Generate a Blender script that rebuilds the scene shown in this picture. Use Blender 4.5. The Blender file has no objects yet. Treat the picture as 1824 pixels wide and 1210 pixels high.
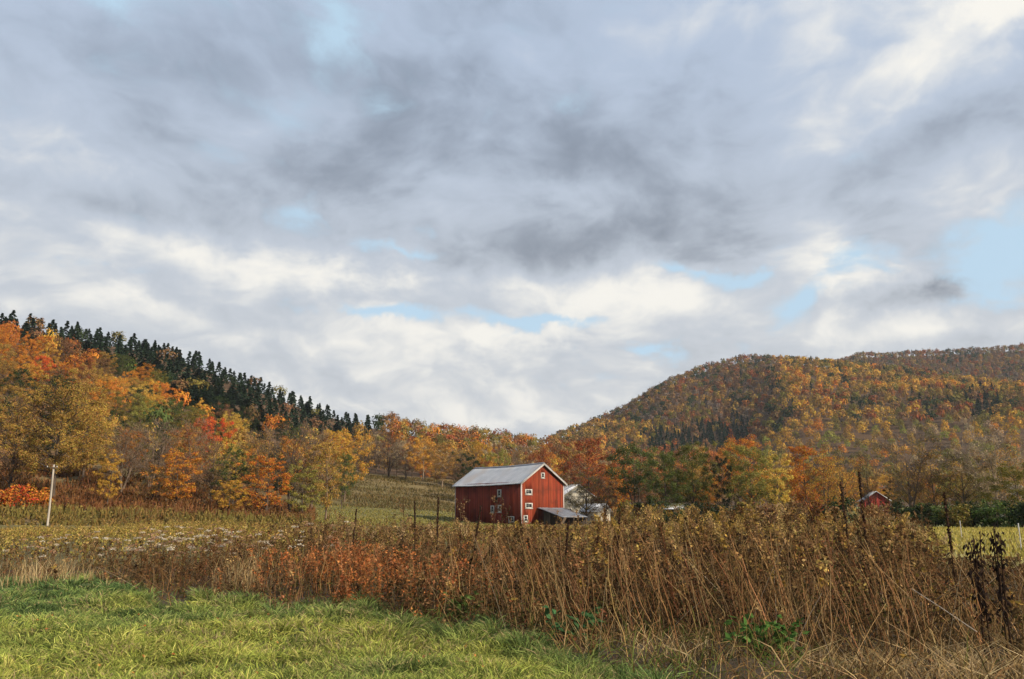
import bpy, math, random
import numpy as np
from mathutils import Vector, Matrix

sc = bpy.context.scene
col = sc.collection
R = math.radians

# ------------------------------------------------------------------ camera
EYE = 1.7
FPX = 1488.0                       # focal length in pixels of the 1824 px wide photograph
PITCH = math.atan(307 / FPX)
cam = bpy.data.cameras.new('camera')
cam.sensor_width = 36.0
cam.lens = 36.0 * FPX / 1824.0
cam.clip_start = 0.1
cam.clip_end = 20000
cam_o = bpy.data.objects.new('camera', cam)
cam_o.location = (0, 0, EYE)
cam_o.rotation_euler = (R(90) + PITCH, 0, 0)
col.objects.link(cam_o)
sc.camera = cam_o

# ------------------------------------------------------------------ exposure
vs = sc.view_settings
sc.display_settings.display_device = 'sRGB'
vs.view_transform = 'Standard'
vs.look = 'None'
vs.gamma = 1.0
vs.use_curve_mapping = False
vs.exposure = 0.55
SKYGAIN = 0.67                      # radiance of the cloud deck

cy_ = sc.cycles
cy_.use_adaptive_sampling = True; cy_.adaptive_threshold = 0.02
cy_.max_bounces = 4; cy_.diffuse_bounces = 2; cy_.glossy_bounces = 2; cy_.transmission_bounces = 3; cy_.transparent_max_bounces = 2
cy_.caustics_reflective = False; cy_.caustics_refractive = False

# ------------------------------------------------------------------ sun
SUN_EL, SUN_AZ = 26.0, 122.0        # azimuth clockwise from +y
sx = math.sin(R(SUN_AZ)) * math.cos(R(SUN_EL))
sy = math.cos(R(SUN_AZ)) * math.cos(R(SUN_EL))
sz = math.sin(R(SUN_EL))
sun = bpy.data.lights.new('sun', 'SUN')
sun.energy = 4.8
sun.angle = R(1.2)
sun.color = (1.0, 0.86, 0.68)
sun_o = bpy.data.objects.new('sun', sun)
sun_o.rotation_euler = Vector((sx, sy, sz)).to_track_quat('Z', 'Y').to_euler()
sun_o.location = (200, -120, 120)
col.objects.link(sun_o)


# ------------------------------------------------------------------ small node language
class Sk:
    """a float socket with arithmetic that writes Math nodes"""
    def __init__(s, nt, sock): s.nt, s.s = nt, sock
    def op(s, o, *args, clamp=False):
        n = s.nt.nodes.new('ShaderNodeMath'); n.operation = o; n.use_clamp = clamp
        for i, a in enumerate((s,) + args):
            if isinstance(a, Sk): s.nt.links.new(a.s, n.inputs[i])
            else: n.inputs[i].default_value = float(a)
        return Sk(s.nt, n.outputs[0])
    def __add__(s, o): return s.op('ADD', o)
    def __sub__(s, o): return s.op('SUBTRACT', o)
    def __mul__(s, o): return s.op('MULTIPLY', o)
    def __truediv__(s, o): return s.op('DIVIDE', o)
    def sat(s): return s.op('ADD', 0.0, clamp=True)
    def smooth(s, a, b):
        n = s.nt.nodes.new('ShaderNodeMapRange'); n.interpolation_type = 'SMOOTHSTEP'
        s.nt.links.new(s.s, n.inputs['Value'])
        n.inputs['From Min'].default_value = a; n.inputs['From Max'].default_value = b
        return Sk(s.nt, n.outputs['Result'])


def mixc(nt, f, a, b):
    n = nt.nodes.new('ShaderNodeMix'); n.data_type = 'RGBA'
    for i, v in ((0, f), (6, a), (7, b)):
        if isinstance(v, Sk): nt.links.new(v.s, n.inputs[i])
        elif hasattr(v, 'is_output'): nt.links.new(v, n.inputs[i])
        elif i == 0: n.inputs[0].default_value = v
        else: n.inputs[i].default_value = (*v[:3], 1)
    return n.outputs[2]


def pix_dir(u, v):
    c, s = math.cos(PITCH), math.sin(PITCH)
    d = Vector((u - 912, FPX * c - (605 - v) * s, FPX * s + (605 - v) * c))
    return d.normalized()


# ------------------------------------------------------------------ sky: clear sky behind a broken cloud deck
def build_world():
    w = bpy.data.worlds.new('World'); sc.world = w; w.use_nodes = True
    nt = w.node_tree; nt.nodes.clear(); N = nt.nodes; Lk = nt.links
    out = N.new('ShaderNodeOutputWorld'); bg = N.new('ShaderNodeBackground')
    bg.inputs['Strength'].default_value = 0.1
    Lk.new(bg.outputs[0], out.inputs['Surface'])
    sky = N.new('ShaderNodeTexSky'); sky.sky_type = 'NISHITA'; sky.sun_disc = False
    sky.sun_elevation = R(SUN_EL); sky.sun_rotation = R(SUN_AZ)
    sky.altitude = 300; sky.air_density = 1.0; sky.dust_density = 0.6; sky.ozone_density = 1.0
    tc = N.new('ShaderNodeTexCoord')
    sep = N.new('ShaderNodeSeparateXYZ'); Lk.new(tc.outputs['Generated'], sep.inputs[0])
    dx, dy, dz = (Sk(nt, sep.outputs[i]) for i in range(3))
    zc = dz.op('MAXIMUM', 0.0)

    # coordinates on the cloud layer (flattens towards the horizon)
    k = (zc + 0.36)
    comb = N.new('ShaderNodeCombineXYZ')
    Lk.new((dx / k).s, comb.inputs[0]); Lk.new((dy / k).s, comb.inputs[1])
    comb.inputs[2].default_value = 3.7

    def noise(scale, detail, rough, vec, w_=0.0, lac=2.0, dist=0.0):
        n = N.new('ShaderNodeTexNoise'); n.noise_dimensions = '3D'
        of = N.new('ShaderNodeVectorMath'); of.operation = 'ADD'; of.inputs[1].default_value = (w_ * 3.1, w_ * 1.7, w_ * 7.3); Lk.new(vec, of.inputs[0]); vec = of.outputs[0]
        n.inputs['Scale'].default_value = scale; n.inputs['Detail'].default_value = detail
        n.inputs['Roughness'].default_value = rough
        n.inputs['Lacunarity'].default_value = lac; n.inputs['Distortion'].default_value = dist
        Lk.new(vec, n.inputs['Vector'])
        return n
    wv = noise(2.2, 4, 0.5, comb.outputs[0], 7.7)                    # slow swirl that bends the cloud field
    sub = N.new('ShaderNodeVectorMath'); sub.operation = 'MULTIPLY_ADD'
    Lk.new(wv.outputs['Color'], sub.inputs[0]); sub.inputs[1].default_value = (.34, .34, 0); Lk.new(comb.outputs[0], sub.inputs[2])
    P0 = sub.outputs[0]

    def shifted(d):
        v = N.new('ShaderNodeVectorMath'); v.operation = 'ADD'; Lk.new(P0, v.inputs[0])
        v.inputs[1].default_value = (sx * d, sy * d, d * .35); return v.outputs[0]
    n1 = Sk(nt, noise(1.7, 6, 0.55, P0, 1.3).outputs['Fac'])
    n2 = Sk(nt, noise(3.9, 7, 0.54, P0, 5.1).outputs['Fac'])
    n2s = Sk(nt, noise(3.9, 7, 0.54, shifted(.10), 5.1).outputs['Fac'])
    n3 = Sk(nt, noise(0.9, 4, 0.5, P0, 9.1).outputs['Fac'])
    n4 = Sk(nt, noise(10.5, 6, 0.54, P0, 3.3).outputs['Fac'])
    n4s = Sk(nt, noise(10.5, 6, 0.54, shifted(.035), 3.3).outputs['Fac'])
    relief = (n2 - n2s) * 1.05 + (n4 - n4s) * 0.40                   # sides of the billows that face the sun
    # azimuth / elevation in units of about one photo pixel, torn by noise
    wn = noise(6.0, 7, 0.66, tc.outputs['Generated'], 2.0)
    ws = N.new('ShaderNodeSeparateColor'); Lk.new(wn.outputs['Color'], ws.inputs[0])
    az = dx.op('ARCTAN2', dy) * FPX + (Sk(nt, ws.outputs[0]) - 0.5) * 210.0
    el = dz.op('ARCSINE') * FPX + (Sk(nt, ws.outputs[1]) - 0.5) * 125.0

    sv_ = N.new('ShaderNodeCombineXYZ'); Lk.new(az.s, sv_.inputs[0]); Lk.new(el.s, sv_.inputs[1])

    def blob(u, v, su, sv, ang):
        """a soft oval patch of the sky round a direction"""
        d = pix_dir(u, v)
        a0 = math.atan2(d.x, d.y) * FPX; e0 = math.asin(d.z) * FPX; ce = math.cos(math.asin(d.z))
        mp = N.new('ShaderNodeMapping'); mp.vector_type = 'TEXTURE'
        mp.inputs['Location'].default_value = (a0, e0, 0); mp.inputs['Rotation'].default_value = (0, 0, -R(ang))
        mp.inputs['Scale'].default_value = (2.3 * su / ce, 2.3 * sv, 1000)
        Lk.new(sv_.outputs[0], mp.inputs[0])
        gr = N.new('ShaderNodeTexGradient'); gr.gradient_type = 'QUADRATIC_SPHERE'; Lk.new(mp.outputs[0], gr.inputs[0])
        return Sk(nt, gr.outputs['Fac'])

    holes = [(600, 40, 34, 70, -12, .46), (215, 5, 60, 30, 0, .30), (715, 440, 110, 15, 6, .55), (560, 375, 90, 22, 0, .3),
             (690, 552, 130, 19, 3, .75), (1215, 484, 90, 14, 8, .55), (1345, 480, 70, 18, -15, .55),
             (1440, 535, 85, 40, -28, .8), (1785, 440, 110, 50, -28, .70), (1765, 530, 95, 26, 0, .6),
             (1570, 475, 60, 30, 30, .3), (975, 574, 90, 12, 5, .7), (1150, 635, 38, 16, 0, .6), (1040, 190, 60, 35, -20, .22),
             (1500, 275, 60, 20, 5, .2), (790, 405, 60, 20, 0, .3), (100, 490, 110, 40, 0, .2)]
    light = [(640, 492, 190, 30, 5, .55), (330, 462, 260, 40, 2, .34), (880, 600, 190, 34, 3, .5), (1120, 535, 170, 42, 6, .55),
             (1510, 460, 120, 50, 32, .55), (500, 232, 140, 42, -18, .34), (150, 262, 140, 70, 25, .30), (800, 330, 110, 42, -14, .34),
             (1600, 130, 260, 90, -12, .36), (1380, 20, 260, 60, 0, .26), (1780, 12, 60, 24, 0, .5), (1740, 350, 110, 60, 0, .24),
             (1000, 345, 120, 24, 0, .24), (1650, 592, 240, 26, 0, .4), (230, 552, 170, 22, 12, .3), (900, 745, 260, 34, 0, .34),
             (60, 560, 200, 30, 0, .2), (650, 670, 330, 70, 0, .22), (150, 480, 200, 60, 0, .12)]
    dark = [(560, 110, 460, 120, -8, .16), (1120, 330, 380, 110, -8, .16), (150, 150, 300, 110, 5, .12), (730, 215, 200, 95, -32, .42), (1080, 270, 230, 85, -12, .40), (1040, 432, 260, 46, -8, .62), (650, 325, 170, 42, 12, .30),
            (330, 130, 240, 90, 15, .12), (180, 362, 150, 30, 5, .28), (310, 298, 140, 30, 16, .22), (1690, 225, 190, 44, -14, .46),
            (1600, 350, 190, 55, 0, .2), (1652, 515, 52, 25, 6, 1.0), (1260, 565, 160, 36, 8, .16), (1030, 640, 170, 20, 0, .16),
            (70, 418, 170, 14, 5, .2), (1250, 460, 60, 30, 40, .25), (1540, 545, 60, 16, 5, .35), (1760, 605, 120, 14, 0, .2)]

    def total(lst):
        t = None
        for (u, v, su, sv, a, amp) in lst:
            b = blob(u, v, su, sv, a)
            t = b.op('MULTIPLY_ADD', amp, 0.0 if t is None else t)
        return t
    hsum, lsum, dsum = total(holes), total(light), total(dark)
    cover = ((n1 - 0.5) * 1.2 + (n2 - 0.5) * 0.6 + (n4 - 0.5) * 0.9 + 0.64 - hsum + dsum * 0.25 + lsum * 0.12).smooth(0.12, 0.50)
    bright = (relief + (n2 - 0.5) * 0.30 + (n4 - 0.5) * 0.25 + (n3 - 0.5) * 0.3 + 0.38 + lsum * 1.12 - dsum * 0.86)
    g = SKYGAIN * 10.0
    high = dz.smooth(0.12, 0.55)
    c_dark = mixc(nt, high, (0.26 * g, 0.285 * g, 0.325 * g), (0.25 * g, 0.30 * g, 0.385 * g))
    c_mid = mixc(nt, high, (0.62 * g, 0.65 * g, 0.69 * g), (0.48 * g, 0.57 * g, 0.72 * g))
    c_lite = (0.99 * g, 0.96 * g, 0.89 * g)
    body = mixc(nt, bright.smooth(-0.32, 0.52), c_dark, c_mid)
    body = mixc(nt, bright.smooth(0.42, 1.0), body, c_lite)
    # the thin veil that pales the clear patches
    clear = mixc(nt, 0.86, sky.outputs[0], (0.56 * g, 0.76 * g, 0.92 * g))
    full = mixc(nt, cover * 0.97, clear, body)
    Lk.new(full, bg.inputs['Color'])
build_world()

# ------------------------------------------------------------------ helpers
rng = np.random.default_rng(11)
random.seed(5)


def ramp(x, pts):
    p = np.array(pts, float)
    return np.interp(x, p[:, 0], p[:, 1])


def slope_at(u, v):
    """tangent of the elevation seen at a photo position"""
    c, s = math.cos(PITCH), math.sin(PITCH)
    du = np.asarray(u, float) - 912; dv = 605 - np.asarray(v, float)
    return (FPX * s + dv * c) / np.sqrt((FPX * c - dv * s) ** 2 + du ** 2)


FH = FPX * math.cos(PITCH) + 307 * math.sin(PITCH)


def az_of(u): return np.arctan2(np.asarray(u, float) - 912, FH)


def u_of(x, y): return 912 + FH * np.asarray(x) / np.maximum(np.asarray(y), 1e-3)


def project(x, y, z):
    c, s = math.cos(PITCH), math.sin(PITCH)
    z = z - EYE
    f = np.maximum(y * c + z * s, 1e-3); up = -y * s + z * c
    return 912 + FPX * x / f, 605 - FPX * up / f


def xy_at(u, r):
    a = az_of(u)
    return np.sin(a) * r, np.cos(a) * r


_perm = np.random.default_rng(3).random((256, 256))


def vnoise(x, y):
    x = np.asarray(x, float); y = np.asarray(y, float)
    xi = np.floor(x).astype(int); yi = np.floor(y).astype(int)
    fx = x - xi; fy = y - yi
    fx = fx * fx * (3 - 2 * fx); fy = fy * fy * (3 - 2 * fy)
    g = lambda a, b: _perm[a & 255, b & 255]
    return (g(xi, yi) * (1 - fx) + g(xi + 1, yi) * fx) * (1 - fy) + (g(xi, yi + 1) * (1 - fx) + g(xi + 1, yi + 1) * fx) * fy


def fbm(x, y, o=4):
    t = 0; a = 0.5; n = 0
    for i in range(o):
        t = t + a * vnoise(x * 2 ** i + 17 * i, y * 2 ** i + 9 * i); n += a; a *= 0.5
    return t / n


def mesh_obj(name, V, quads=None, tris=None, cols=None, mat=None, parent=None, smooth=False, link=True):
    me = bpy.data.meshes.new(name)
    V = np.asarray(V, np.float32)
    me.vertices.add(len(V)); me.vertices.foreach_set('co', V.ravel())
    qs = np.zeros((0, 4), np.int32) if quads is None else np.asarray(quads, np.int32).reshape(-1, 4)
    ts = np.zeros((0, 3), np.int32) if tris is None else np.asarray(tris, np.int32).reshape(-1, 3)
    lv = np.concatenate([qs.ravel(), ts.ravel()])
    me.loops.add(len(lv)); me.loops.foreach_set('vertex_index', lv)
    nq, nt_ = len(qs), len(ts)
    me.polygons.add(nq + nt_)
    st = np.concatenate([np.arange(nq) * 4, nq * 4 + np.arange(nt_) * 3]).astype(np.int32)
    me.polygons.foreach_set('loop_start', st)
    if smooth: me.polygons.foreach_set('use_smooth', np.ones(nq + nt_, bool))
    me.update(calc_edges=True)
    if cols is not None:
        a = me.color_attributes.new('Col', 'FLOAT_COLOR', 'POINT')
        c = np.ones((len(V), 4), np.float32); c[:, :3] = np.asarray(cols, np.float32)[:, :3]
        a.data.foreach_set('color', c.ravel())
    if mat: me.materials.append(mat)
    if not link: return me
    o = bpy.data.objects.new(name, me); col.objects.link(o)
    if parent: o.parent = parent
    return o


class Buf:
    """collects geometry for ONE mesh"""
    def __init__(s): s.v, s.q, s.t, s.c, s.n = [], [], [], [], 0
    def add(s, V, quads=None, tris=None, cols=None):
        V = np.asarray(V, float).reshape(-1, 3)
        if quads is not None and len(quads): s.q.append(np.asarray(quads, int).reshape(-1, 4) + s.n)
        if tris is not None and len(tris): s.t.append(np.asarray(tris, int).reshape(-1, 3) + s.n)
        s.v.append(V); s.n += len(V)
        if cols is not None:
            c = np.asarray(cols, float)
            s.c.append(np.broadcast_to(c, (len(V), 3)) if c.ndim == 1 else c)
    def build(s, name, mat, parent=None, smooth=False, link=True):
        return mesh_obj(name, np.concatenate(s.v), np.concatenate(s.q) if s.q else None, np.concatenate(s.t) if s.t else None,
                        np.concatenate(s.c) if s.c else None, mat, parent, smooth, link)
    def box(s, x0, x1, y0, y1, z0, z1, cols=None):
        V = [(x, y, z) for z in (z0, z1) for y in (y0, y1) for x in (x0, x1)]
        s.add(V, [(0, 2, 3, 1), (4, 5, 7, 6), (0, 1, 5, 4), (2, 6, 7, 3), (0, 4, 6, 2), (1, 3, 7, 5)], None, cols)
    def prism(s, pts, vec, cols=None):
        """polygon (quad or tri) pushed along vec"""
        P = np.asarray(pts, float); n = len(P); V = np.concatenate([P, P + np.asarray(vec, float)])
        sides = [(i, (i + 1) % n, (i + 1) % n + n, i + n) for i in range(n)]
        if n == 4: s.add(V, sides + [(3, 2, 1, 0), (4, 5, 6, 7)], None, cols)
        else: s.add(V, sides, [(2, 1, 0), (3, 4, 5)], cols)
    def tube(s, P, rad, sides=5, cols=None, cap=True):
        P = np.asarray(P, float); m = len(P); rad = np.broadcast_to(rad, m)
        d = np.gradient(P, axis=0); d /= np.linalg.norm(d, axis=1)[:, None] + 1e-9
        ref = np.array([1., 0, 0]) if abs(d[0, 0]) < .8 else np.array([0, 1., 0])
        a = np.cross(d, ref); a /= np.linalg.norm(a, axis=1)[:, None] + 1e-9
        b = np.cross(d, a)
        th = np.arange(sides) * 2 * np.pi / sides
        V = P[:, None] + rad[:, None, None] * (np.cos(th)[None, :, None] * a[:, None] + np.sin(th)[None, :, None] * b[:, None])
        i = np.arange(m - 1)[:, None] * sides; j = np.arange(sides)[None]; k = (j + 1) % sides
        q = np.stack([i + j, i + k, i + k + sides, i + j + sides], -1).reshape(-1, 4)
        V = V.reshape(-1, 3)
        t = None
        if cap:
            e = (m - 1) * sides
            t = [(e, e + x, e + x + 1) for x in range(1, sides - 1)]
        s.add(V, q, t, cols)


def unit(v): return v / (np.linalg.norm(v, axis=-1, keepdims=True) + 1e-9)


def rand_unit(n, g): return unit(g.normal(size=(n, 3)))


def cards(buf, c, nrm, size, g, cols=None, aspect=0.62, along=None):
    """leaf-like lozenges at c, facing nrm"""
    n = len(c)
    t = np.cross(nrm, rand_unit(n, g)) if along is None else along
    t = unit(t); b = unit(np.cross(nrm, t))
    s = np.broadcast_to(size, n)[:, None] * 0.5
    V = np.stack([c - t * s, c + b * s * aspect - t * s * .15, c + t * s, c - b * s * aspect - t * s * .15], 1).reshape(-1, 3)
    q = np.arange(n * 4).reshape(-1, 4)
    cc = None if cols is None else np.repeat(np.broadcast_to(np.asarray(cols, float), (n, 3)), 4, 0)
    buf.add(V, q, None, cc)


def blades(buf, base, tip, bow, width, g, c0, c1):
    """tapering bent grass blades: one quad and one triangle each"""
    n = len(base)
    d = tip - base
    side = unit(np.cross(d, rand_unit(n, g)))
    w = np.broadcast_to(width, n)[:, None] * 0.5
    mid = base + d * 0.55 + bow
    V = np.stack([base - side * w, base + side * w, mid + side * w * .8, mid - side * w * .8, tip], 1).reshape(-1, 3)
    k = np.arange(n)[:, None] * 5
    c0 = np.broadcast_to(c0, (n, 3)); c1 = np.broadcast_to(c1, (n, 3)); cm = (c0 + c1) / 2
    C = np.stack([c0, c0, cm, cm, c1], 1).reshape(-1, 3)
    buf.add(V, k + np.array([[0, 1, 2, 3]]), k + np.array([[3, 2, 4]]), C)


def ribs(buf, P, w, g, cols):
    """thin three-sided stalks; P is (n, m, 3), w (n, m)"""
    n, m, _ = P.shape
    d = unit(P[:, -1] - P[:, 0])
    a = unit(np.cross(d, rand_unit(n, g))); b = np.cross(d, a)
    V = []
    for k in range(3):
        th = k * 2.0944
        V.append(P + w[:, :, None] * .5 * (math.cos(th) * a + math.sin(th) * b)[:, None])
    V = np.stack(V, 2)                        # n, m, 3(side), 3
    idx = np.arange(n * m * 3).reshape(n, m, 3)
    q = []
    for k in range(3):
        k2 = (k + 1) % 3
        q.append(np.stack([idx[:, :-1, k], idx[:, :-1, k2], idx[:, 1:, k2], idx[:, 1:, k]], -1).reshape(-1, 4))
    C = np.repeat(np.broadcast_to(cols[:, None], (n, m, 3)).reshape(-1, 3), 3, 0)
    buf.add(V.reshape(-1, 3), np.concatenate(q), None, C)


def tag(o, label=None, cat=None, group=None, kind=None):
    if label: o['label'] = label
    if cat: o['category'] = cat
    if group: o['group'] = group
    if kind: o['kind'] = kind
    return o


def empty(name, loc=(0, 0, 0), rz=0.0):
    o = bpy.data.objects.new(name, None); o.empty_display_size = 0.3
    o.location = loc; o.rotation_euler = (0, 0, rz); col.objects.link(o)
    return o


# ------------------------------------------------------------------ materials
def new_mat(name):
    m = bpy.data.materials.new(name); m.use_nodes = True
    nt = m.node_tree; nt.nodes.clear()
    out = nt.nodes.new('ShaderNodeOutputMaterial')
    return m, nt, out


def src_color(nt, source):
    if source == 'object':
        n = nt.nodes.new('ShaderNodeObjectInfo'); return n.outputs['Color']
    n = nt.nodes.new('ShaderNodeVertexColor'); n.layer_name = 'Col'; return n.outputs['Color']


def leaf_mat(name, source, hue=0.035, val=(0.65, 1.35), trans=0.24, sat=1.0):
    m, nt, out = new_mat(name)
    c = src_color(nt, source)
    geo = nt.nodes.new('ShaderNodeNewGeometry')
    r = Sk(nt, geo.outputs['Random Per Island'])
    hsv = nt.nodes.new('ShaderNodeHueSaturation')
    nt.links.new((r * (2 * hue) + (0.5 - hue)).s, hsv.inputs['Hue'])
    r2 = (r * 7.31).op('FRACT')
    nt.links.new((r2 * (val[1] - val[0]) + val[0]).s, hsv.inputs['Value'])
    hsv.inputs['Saturation'].default_value = sat
    nt.links.new(c, hsv.inputs['Color'])
    d = nt.nodes.new('ShaderNodeBsdfDiffuse'); t = nt.nodes.new('ShaderNodeBsdfTranslucent')
    nt.links.new(hsv.outputs[0], d.inputs[0]); nt.links.new(hsv.outputs[0], t.inputs[0])
    mx = nt.nodes.new('ShaderNodeMixShader'); mx.inputs[0].default_value = trans
    nt.links.new(d.outputs[0], mx.inputs[1]); nt.links.new(t.outputs[0], mx.inputs[2])
    nt.links.new(mx.outputs[0], out.inputs[0])
    return m


def noise_mat(name, c0, c1, scale=4.0, rough=0.85, stretch=(1, 1, 1), bump=0.0, detail=6, source=None, metallic=0.0, vary=0.0, c2=None, scale2=0.5):
    """base colour that wanders between c0 and c1; source multiplies a colour attribute in"""
    m, nt, out = new_mat(name)
    tc = nt.nodes.new('ShaderNodeTexCoord'); mp = nt.nodes.new('ShaderNodeMapping')
    mp.inputs['Scale'].default_value = stretch
    nt.links.new(tc.outputs['Object'], mp.inputs[0])
    n = nt.nodes.new('ShaderNodeTexNoise'); n.inputs['Scale'].default_value = scale; n.inputs['Detail'].default_value = detail
    n.inputs['Roughness'].default_value = 0.6
    nt.links.new(mp.outputs[0], n.inputs['Vector'])
    f = Sk(nt, n.outputs['Fac']).smooth(0.3, 0.7)
    c = mixc(nt, f, c0, c1)
    if c2 is not None:
        n2 = nt.nodes.new('ShaderNodeTexNoise'); n2.inputs['Scale'].default_value = scale2; n2.inputs['Detail'].default_value = 5
        nt.links.new(tc.outputs['Object'], n2.inputs['Vector'])
        c = mixc(nt, Sk(nt, n2.outputs['Fac']).smooth(0.48, 0.72), c, c2)
    if source:
        s = src_color(nt, source)
        mm = nt.nodes.new('ShaderNodeMix'); mm.data_type = 'RGBA'; mm.blend_type = 'MULTIPLY'; mm.inputs[0].default_value = 1
        nt.links.new(c, mm.inputs[6]); nt.links.new(s, mm.inputs[7]); c = mm.outputs[2]
    p = nt.nodes.new('ShaderNodeBsdfPrincipled')
    p.inputs['Roughness'].default_value = rough; p.inputs['Metallic'].default_value = metallic
    p.inputs['Specular IOR Level'].default_value = 0.3
    nt.links.new(c, p.inputs['Base Color'])
    if bump:
        b = nt.nodes.new('ShaderNodeBump'); b.inputs['Strength'].default_value = bump; b.inputs['Distance'].default_value = 0.05
        nt.links.new(n.outputs['Fac'], b.inputs['Height']); nt.links.new(b.outputs[0], p.inputs['Normal'])
    nt.links.new(p.outputs[0], out.inputs[0])
    return m


M_ground = noise_mat('ground_soil', (0.75, 0.75, 0.75), (1.2, 1.2, 1.2), 1.3, 1.0, bump=0.4, detail=10, source='attr')
M_leaf = leaf_mat('tree_leaves', 'object')
M_wood = leaf_mat('far_wood', 'attr', hue=0.02, val=(0.7, 1.3))
M_twig = leaf_mat('twigs', 'object', hue=0.015, val=(0.7, 1.25), trans=0.0)
M_bark = noise_mat('bark', (0.55, 0.55, 0.55), (1.3, 1.25, 1.2), 3.0, 0.95, (1, 1, 0.25), 0.5, source='object')
M_weed = leaf_mat('weeds', 'attr', hue=0.012, val=(0.7, 1.25), trans=0.3)
M_grass = leaf_mat('grass', 'attr', hue=0.012, val=(0.75, 1.25), trans=0.35)

# ------------------------------------------------------------------ terrain
PROFILES = {                                  # photo column -> (distance, ground height)
    -500: [(40, 0), (100, 0), (120, 1.5), (150, 7), (200, 20), (260, 38), (320, 57), (420, 82), (520, 86), (900, 84), (1500, 70)],
    0: [(40, 0), (100, -.3), (118, .4), (135, 3.2), (150, 5.2), (200, 16), (260, 33), (320, 53), (420, 82), (520, 85), (900, 76), (1500, 70)],
    300: [(40, 0), (110, -.3), (125, .5), (140, 2.8), (150, 4), (200, 12), (260, 27), (320, 45), (430, 75), (540, 75), (900, 60), (1500, 60)],
    450: [(40, 0), (110, -.3), (130, .3), (150, 2.4), (200, 8), (260, 20), (330, 38), (445, 63), (560, 61), (900, 45), (1500, 45)],
    560: [(40, 0), (110, -.3), (150, .6), (190, 2.4), (230, 7), (260, 13), (300, 19), (340, 25), (400, 38), (455, 55), (560, 54), (900, 40), (1500, 45)],
    640: [(40, 0), (110, -.3), (150, .6), (192, 2.2), (203, 3.2), (240, 8.4), (272, 13), (300, 14), (340, 18), (400, 31), (480, 49), (560, 50), (900, 40), (1500, 50)],
    800: [(40, 0), (110, -.5), (150, -.2), (195, 1.4), (206, 2.4), (240, 6), (272, 10), (320, 14), (420, 30), (520, 45), (620, 45), (900, 45), (1500, 50)],
    900: [(40, 0), (110, -.5), (150, -.5), (200, .6), (270, 6), (320, 11), (420, 26), (515, 40), (620, 40), (800, 42), (1000, 58), (1500, 60)],
    1000: [(40, 0), (110, -.4), (150, -.5), (200, .4), (260, 3), (320, 9), (420, 23), (500, 34), (600, 34), (750, 48), (980, 86), (1200, 84), (1500, 80)],
    1100: [(40, 0), (110, -.4), (160, -.4), (260, 2), (340, 9), (420, 20), (520, 25), (650, 35), (800, 75), (1000, 112), (1200, 110), (1500, 100)],
    1200: [(40, 0), (110, -.4), (200, .3), (300, 4), (350, 9), (450, 15), (550, 22), (700, 56), (850, 106), (1050, 160), (1200, 162), (1500, 140)],
    1280: [(40, 0), (110, -.4), (200, .3), (300, 4), (400, 9), (520, 17), (660, 44), (820, 98), (960, 142), (1080, 181), (1230, 186), (1500, 160)],
    1340: [(40, 0), (110, -.4), (200, .3), (300, 3), (400, 8), (520, 15), (650, 44), (810, 98), (960, 148), (1100, 192), (1250, 195), (1500, 170)],
    1430: [(40, 0), (110, -.3), (200, .3), (300, 3), (400, 7), (510, 18), (620, 56), (760, 108), (900, 151), (1120, 191), (1250, 192), (1500, 170)],
    1520: [(40, 0), (110, -.2), (200, .3), (300, 3), (400, 7), (500, 16), (610, 50), (770, 100), (930, 146), (1060, 170), (1150, 166), (1440, 248), (1500, 250)],
    1650: [(40, 0), (90, .1), (200, .3), (300, 3), (400, 7), (490, 15), (600, 46), (770, 96), (950, 138), (1060, 152), (1160, 148), (1440, 242), (1500, 243)],
    1824: [(40, 0), (90, .1), (200, .4), (300, 3), (380, 8), (460, 16), (600, 48), (780, 92), (960, 118), (1080, 116), (1440, 238), (1500, 240)],
    2300: [(40, 0), (90, .1), (200, .4), (300, 4), (380, 9), (460, 18), (600, 48), (780, 86), (960, 108), (1080, 108), (1440, 236), (1500, 240)],
}
RS = np.arange(0, 1501, 5.0)
AS = np.radians(np.arange(-46, 46.1, 0.5))
_us = sorted(PROFILES); _pa = az_of(_us)
_rows = np.array([np.interp(RS, [0] + [p[0] for p in PROFILES[u]], [0] + [p[1] for p in PROFILES[u]]) for u in _us])
TAB = np.stack([np.interp(AS, _pa, _rows[:, j]) for j in range(len(RS))], 1)


def blur(a, sig, axis):
    k = np.arange(-int(3 * sig), int(3 * sig) + 1); w = np.exp(-.5 * (k / sig) ** 2); w /= w.sum()
    pad = [(0, 0), (0, 0)]; pad[axis] = (len(k) // 2, len(k) // 2)
    p = np.pad(a, pad, mode='edge')
    return np.apply_along_axis(lambda v: np.convolve(v, w, 'valid'), axis, p)


TAB = blur(blur(TAB, 2.2, 0), 1.2, 1)


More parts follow.
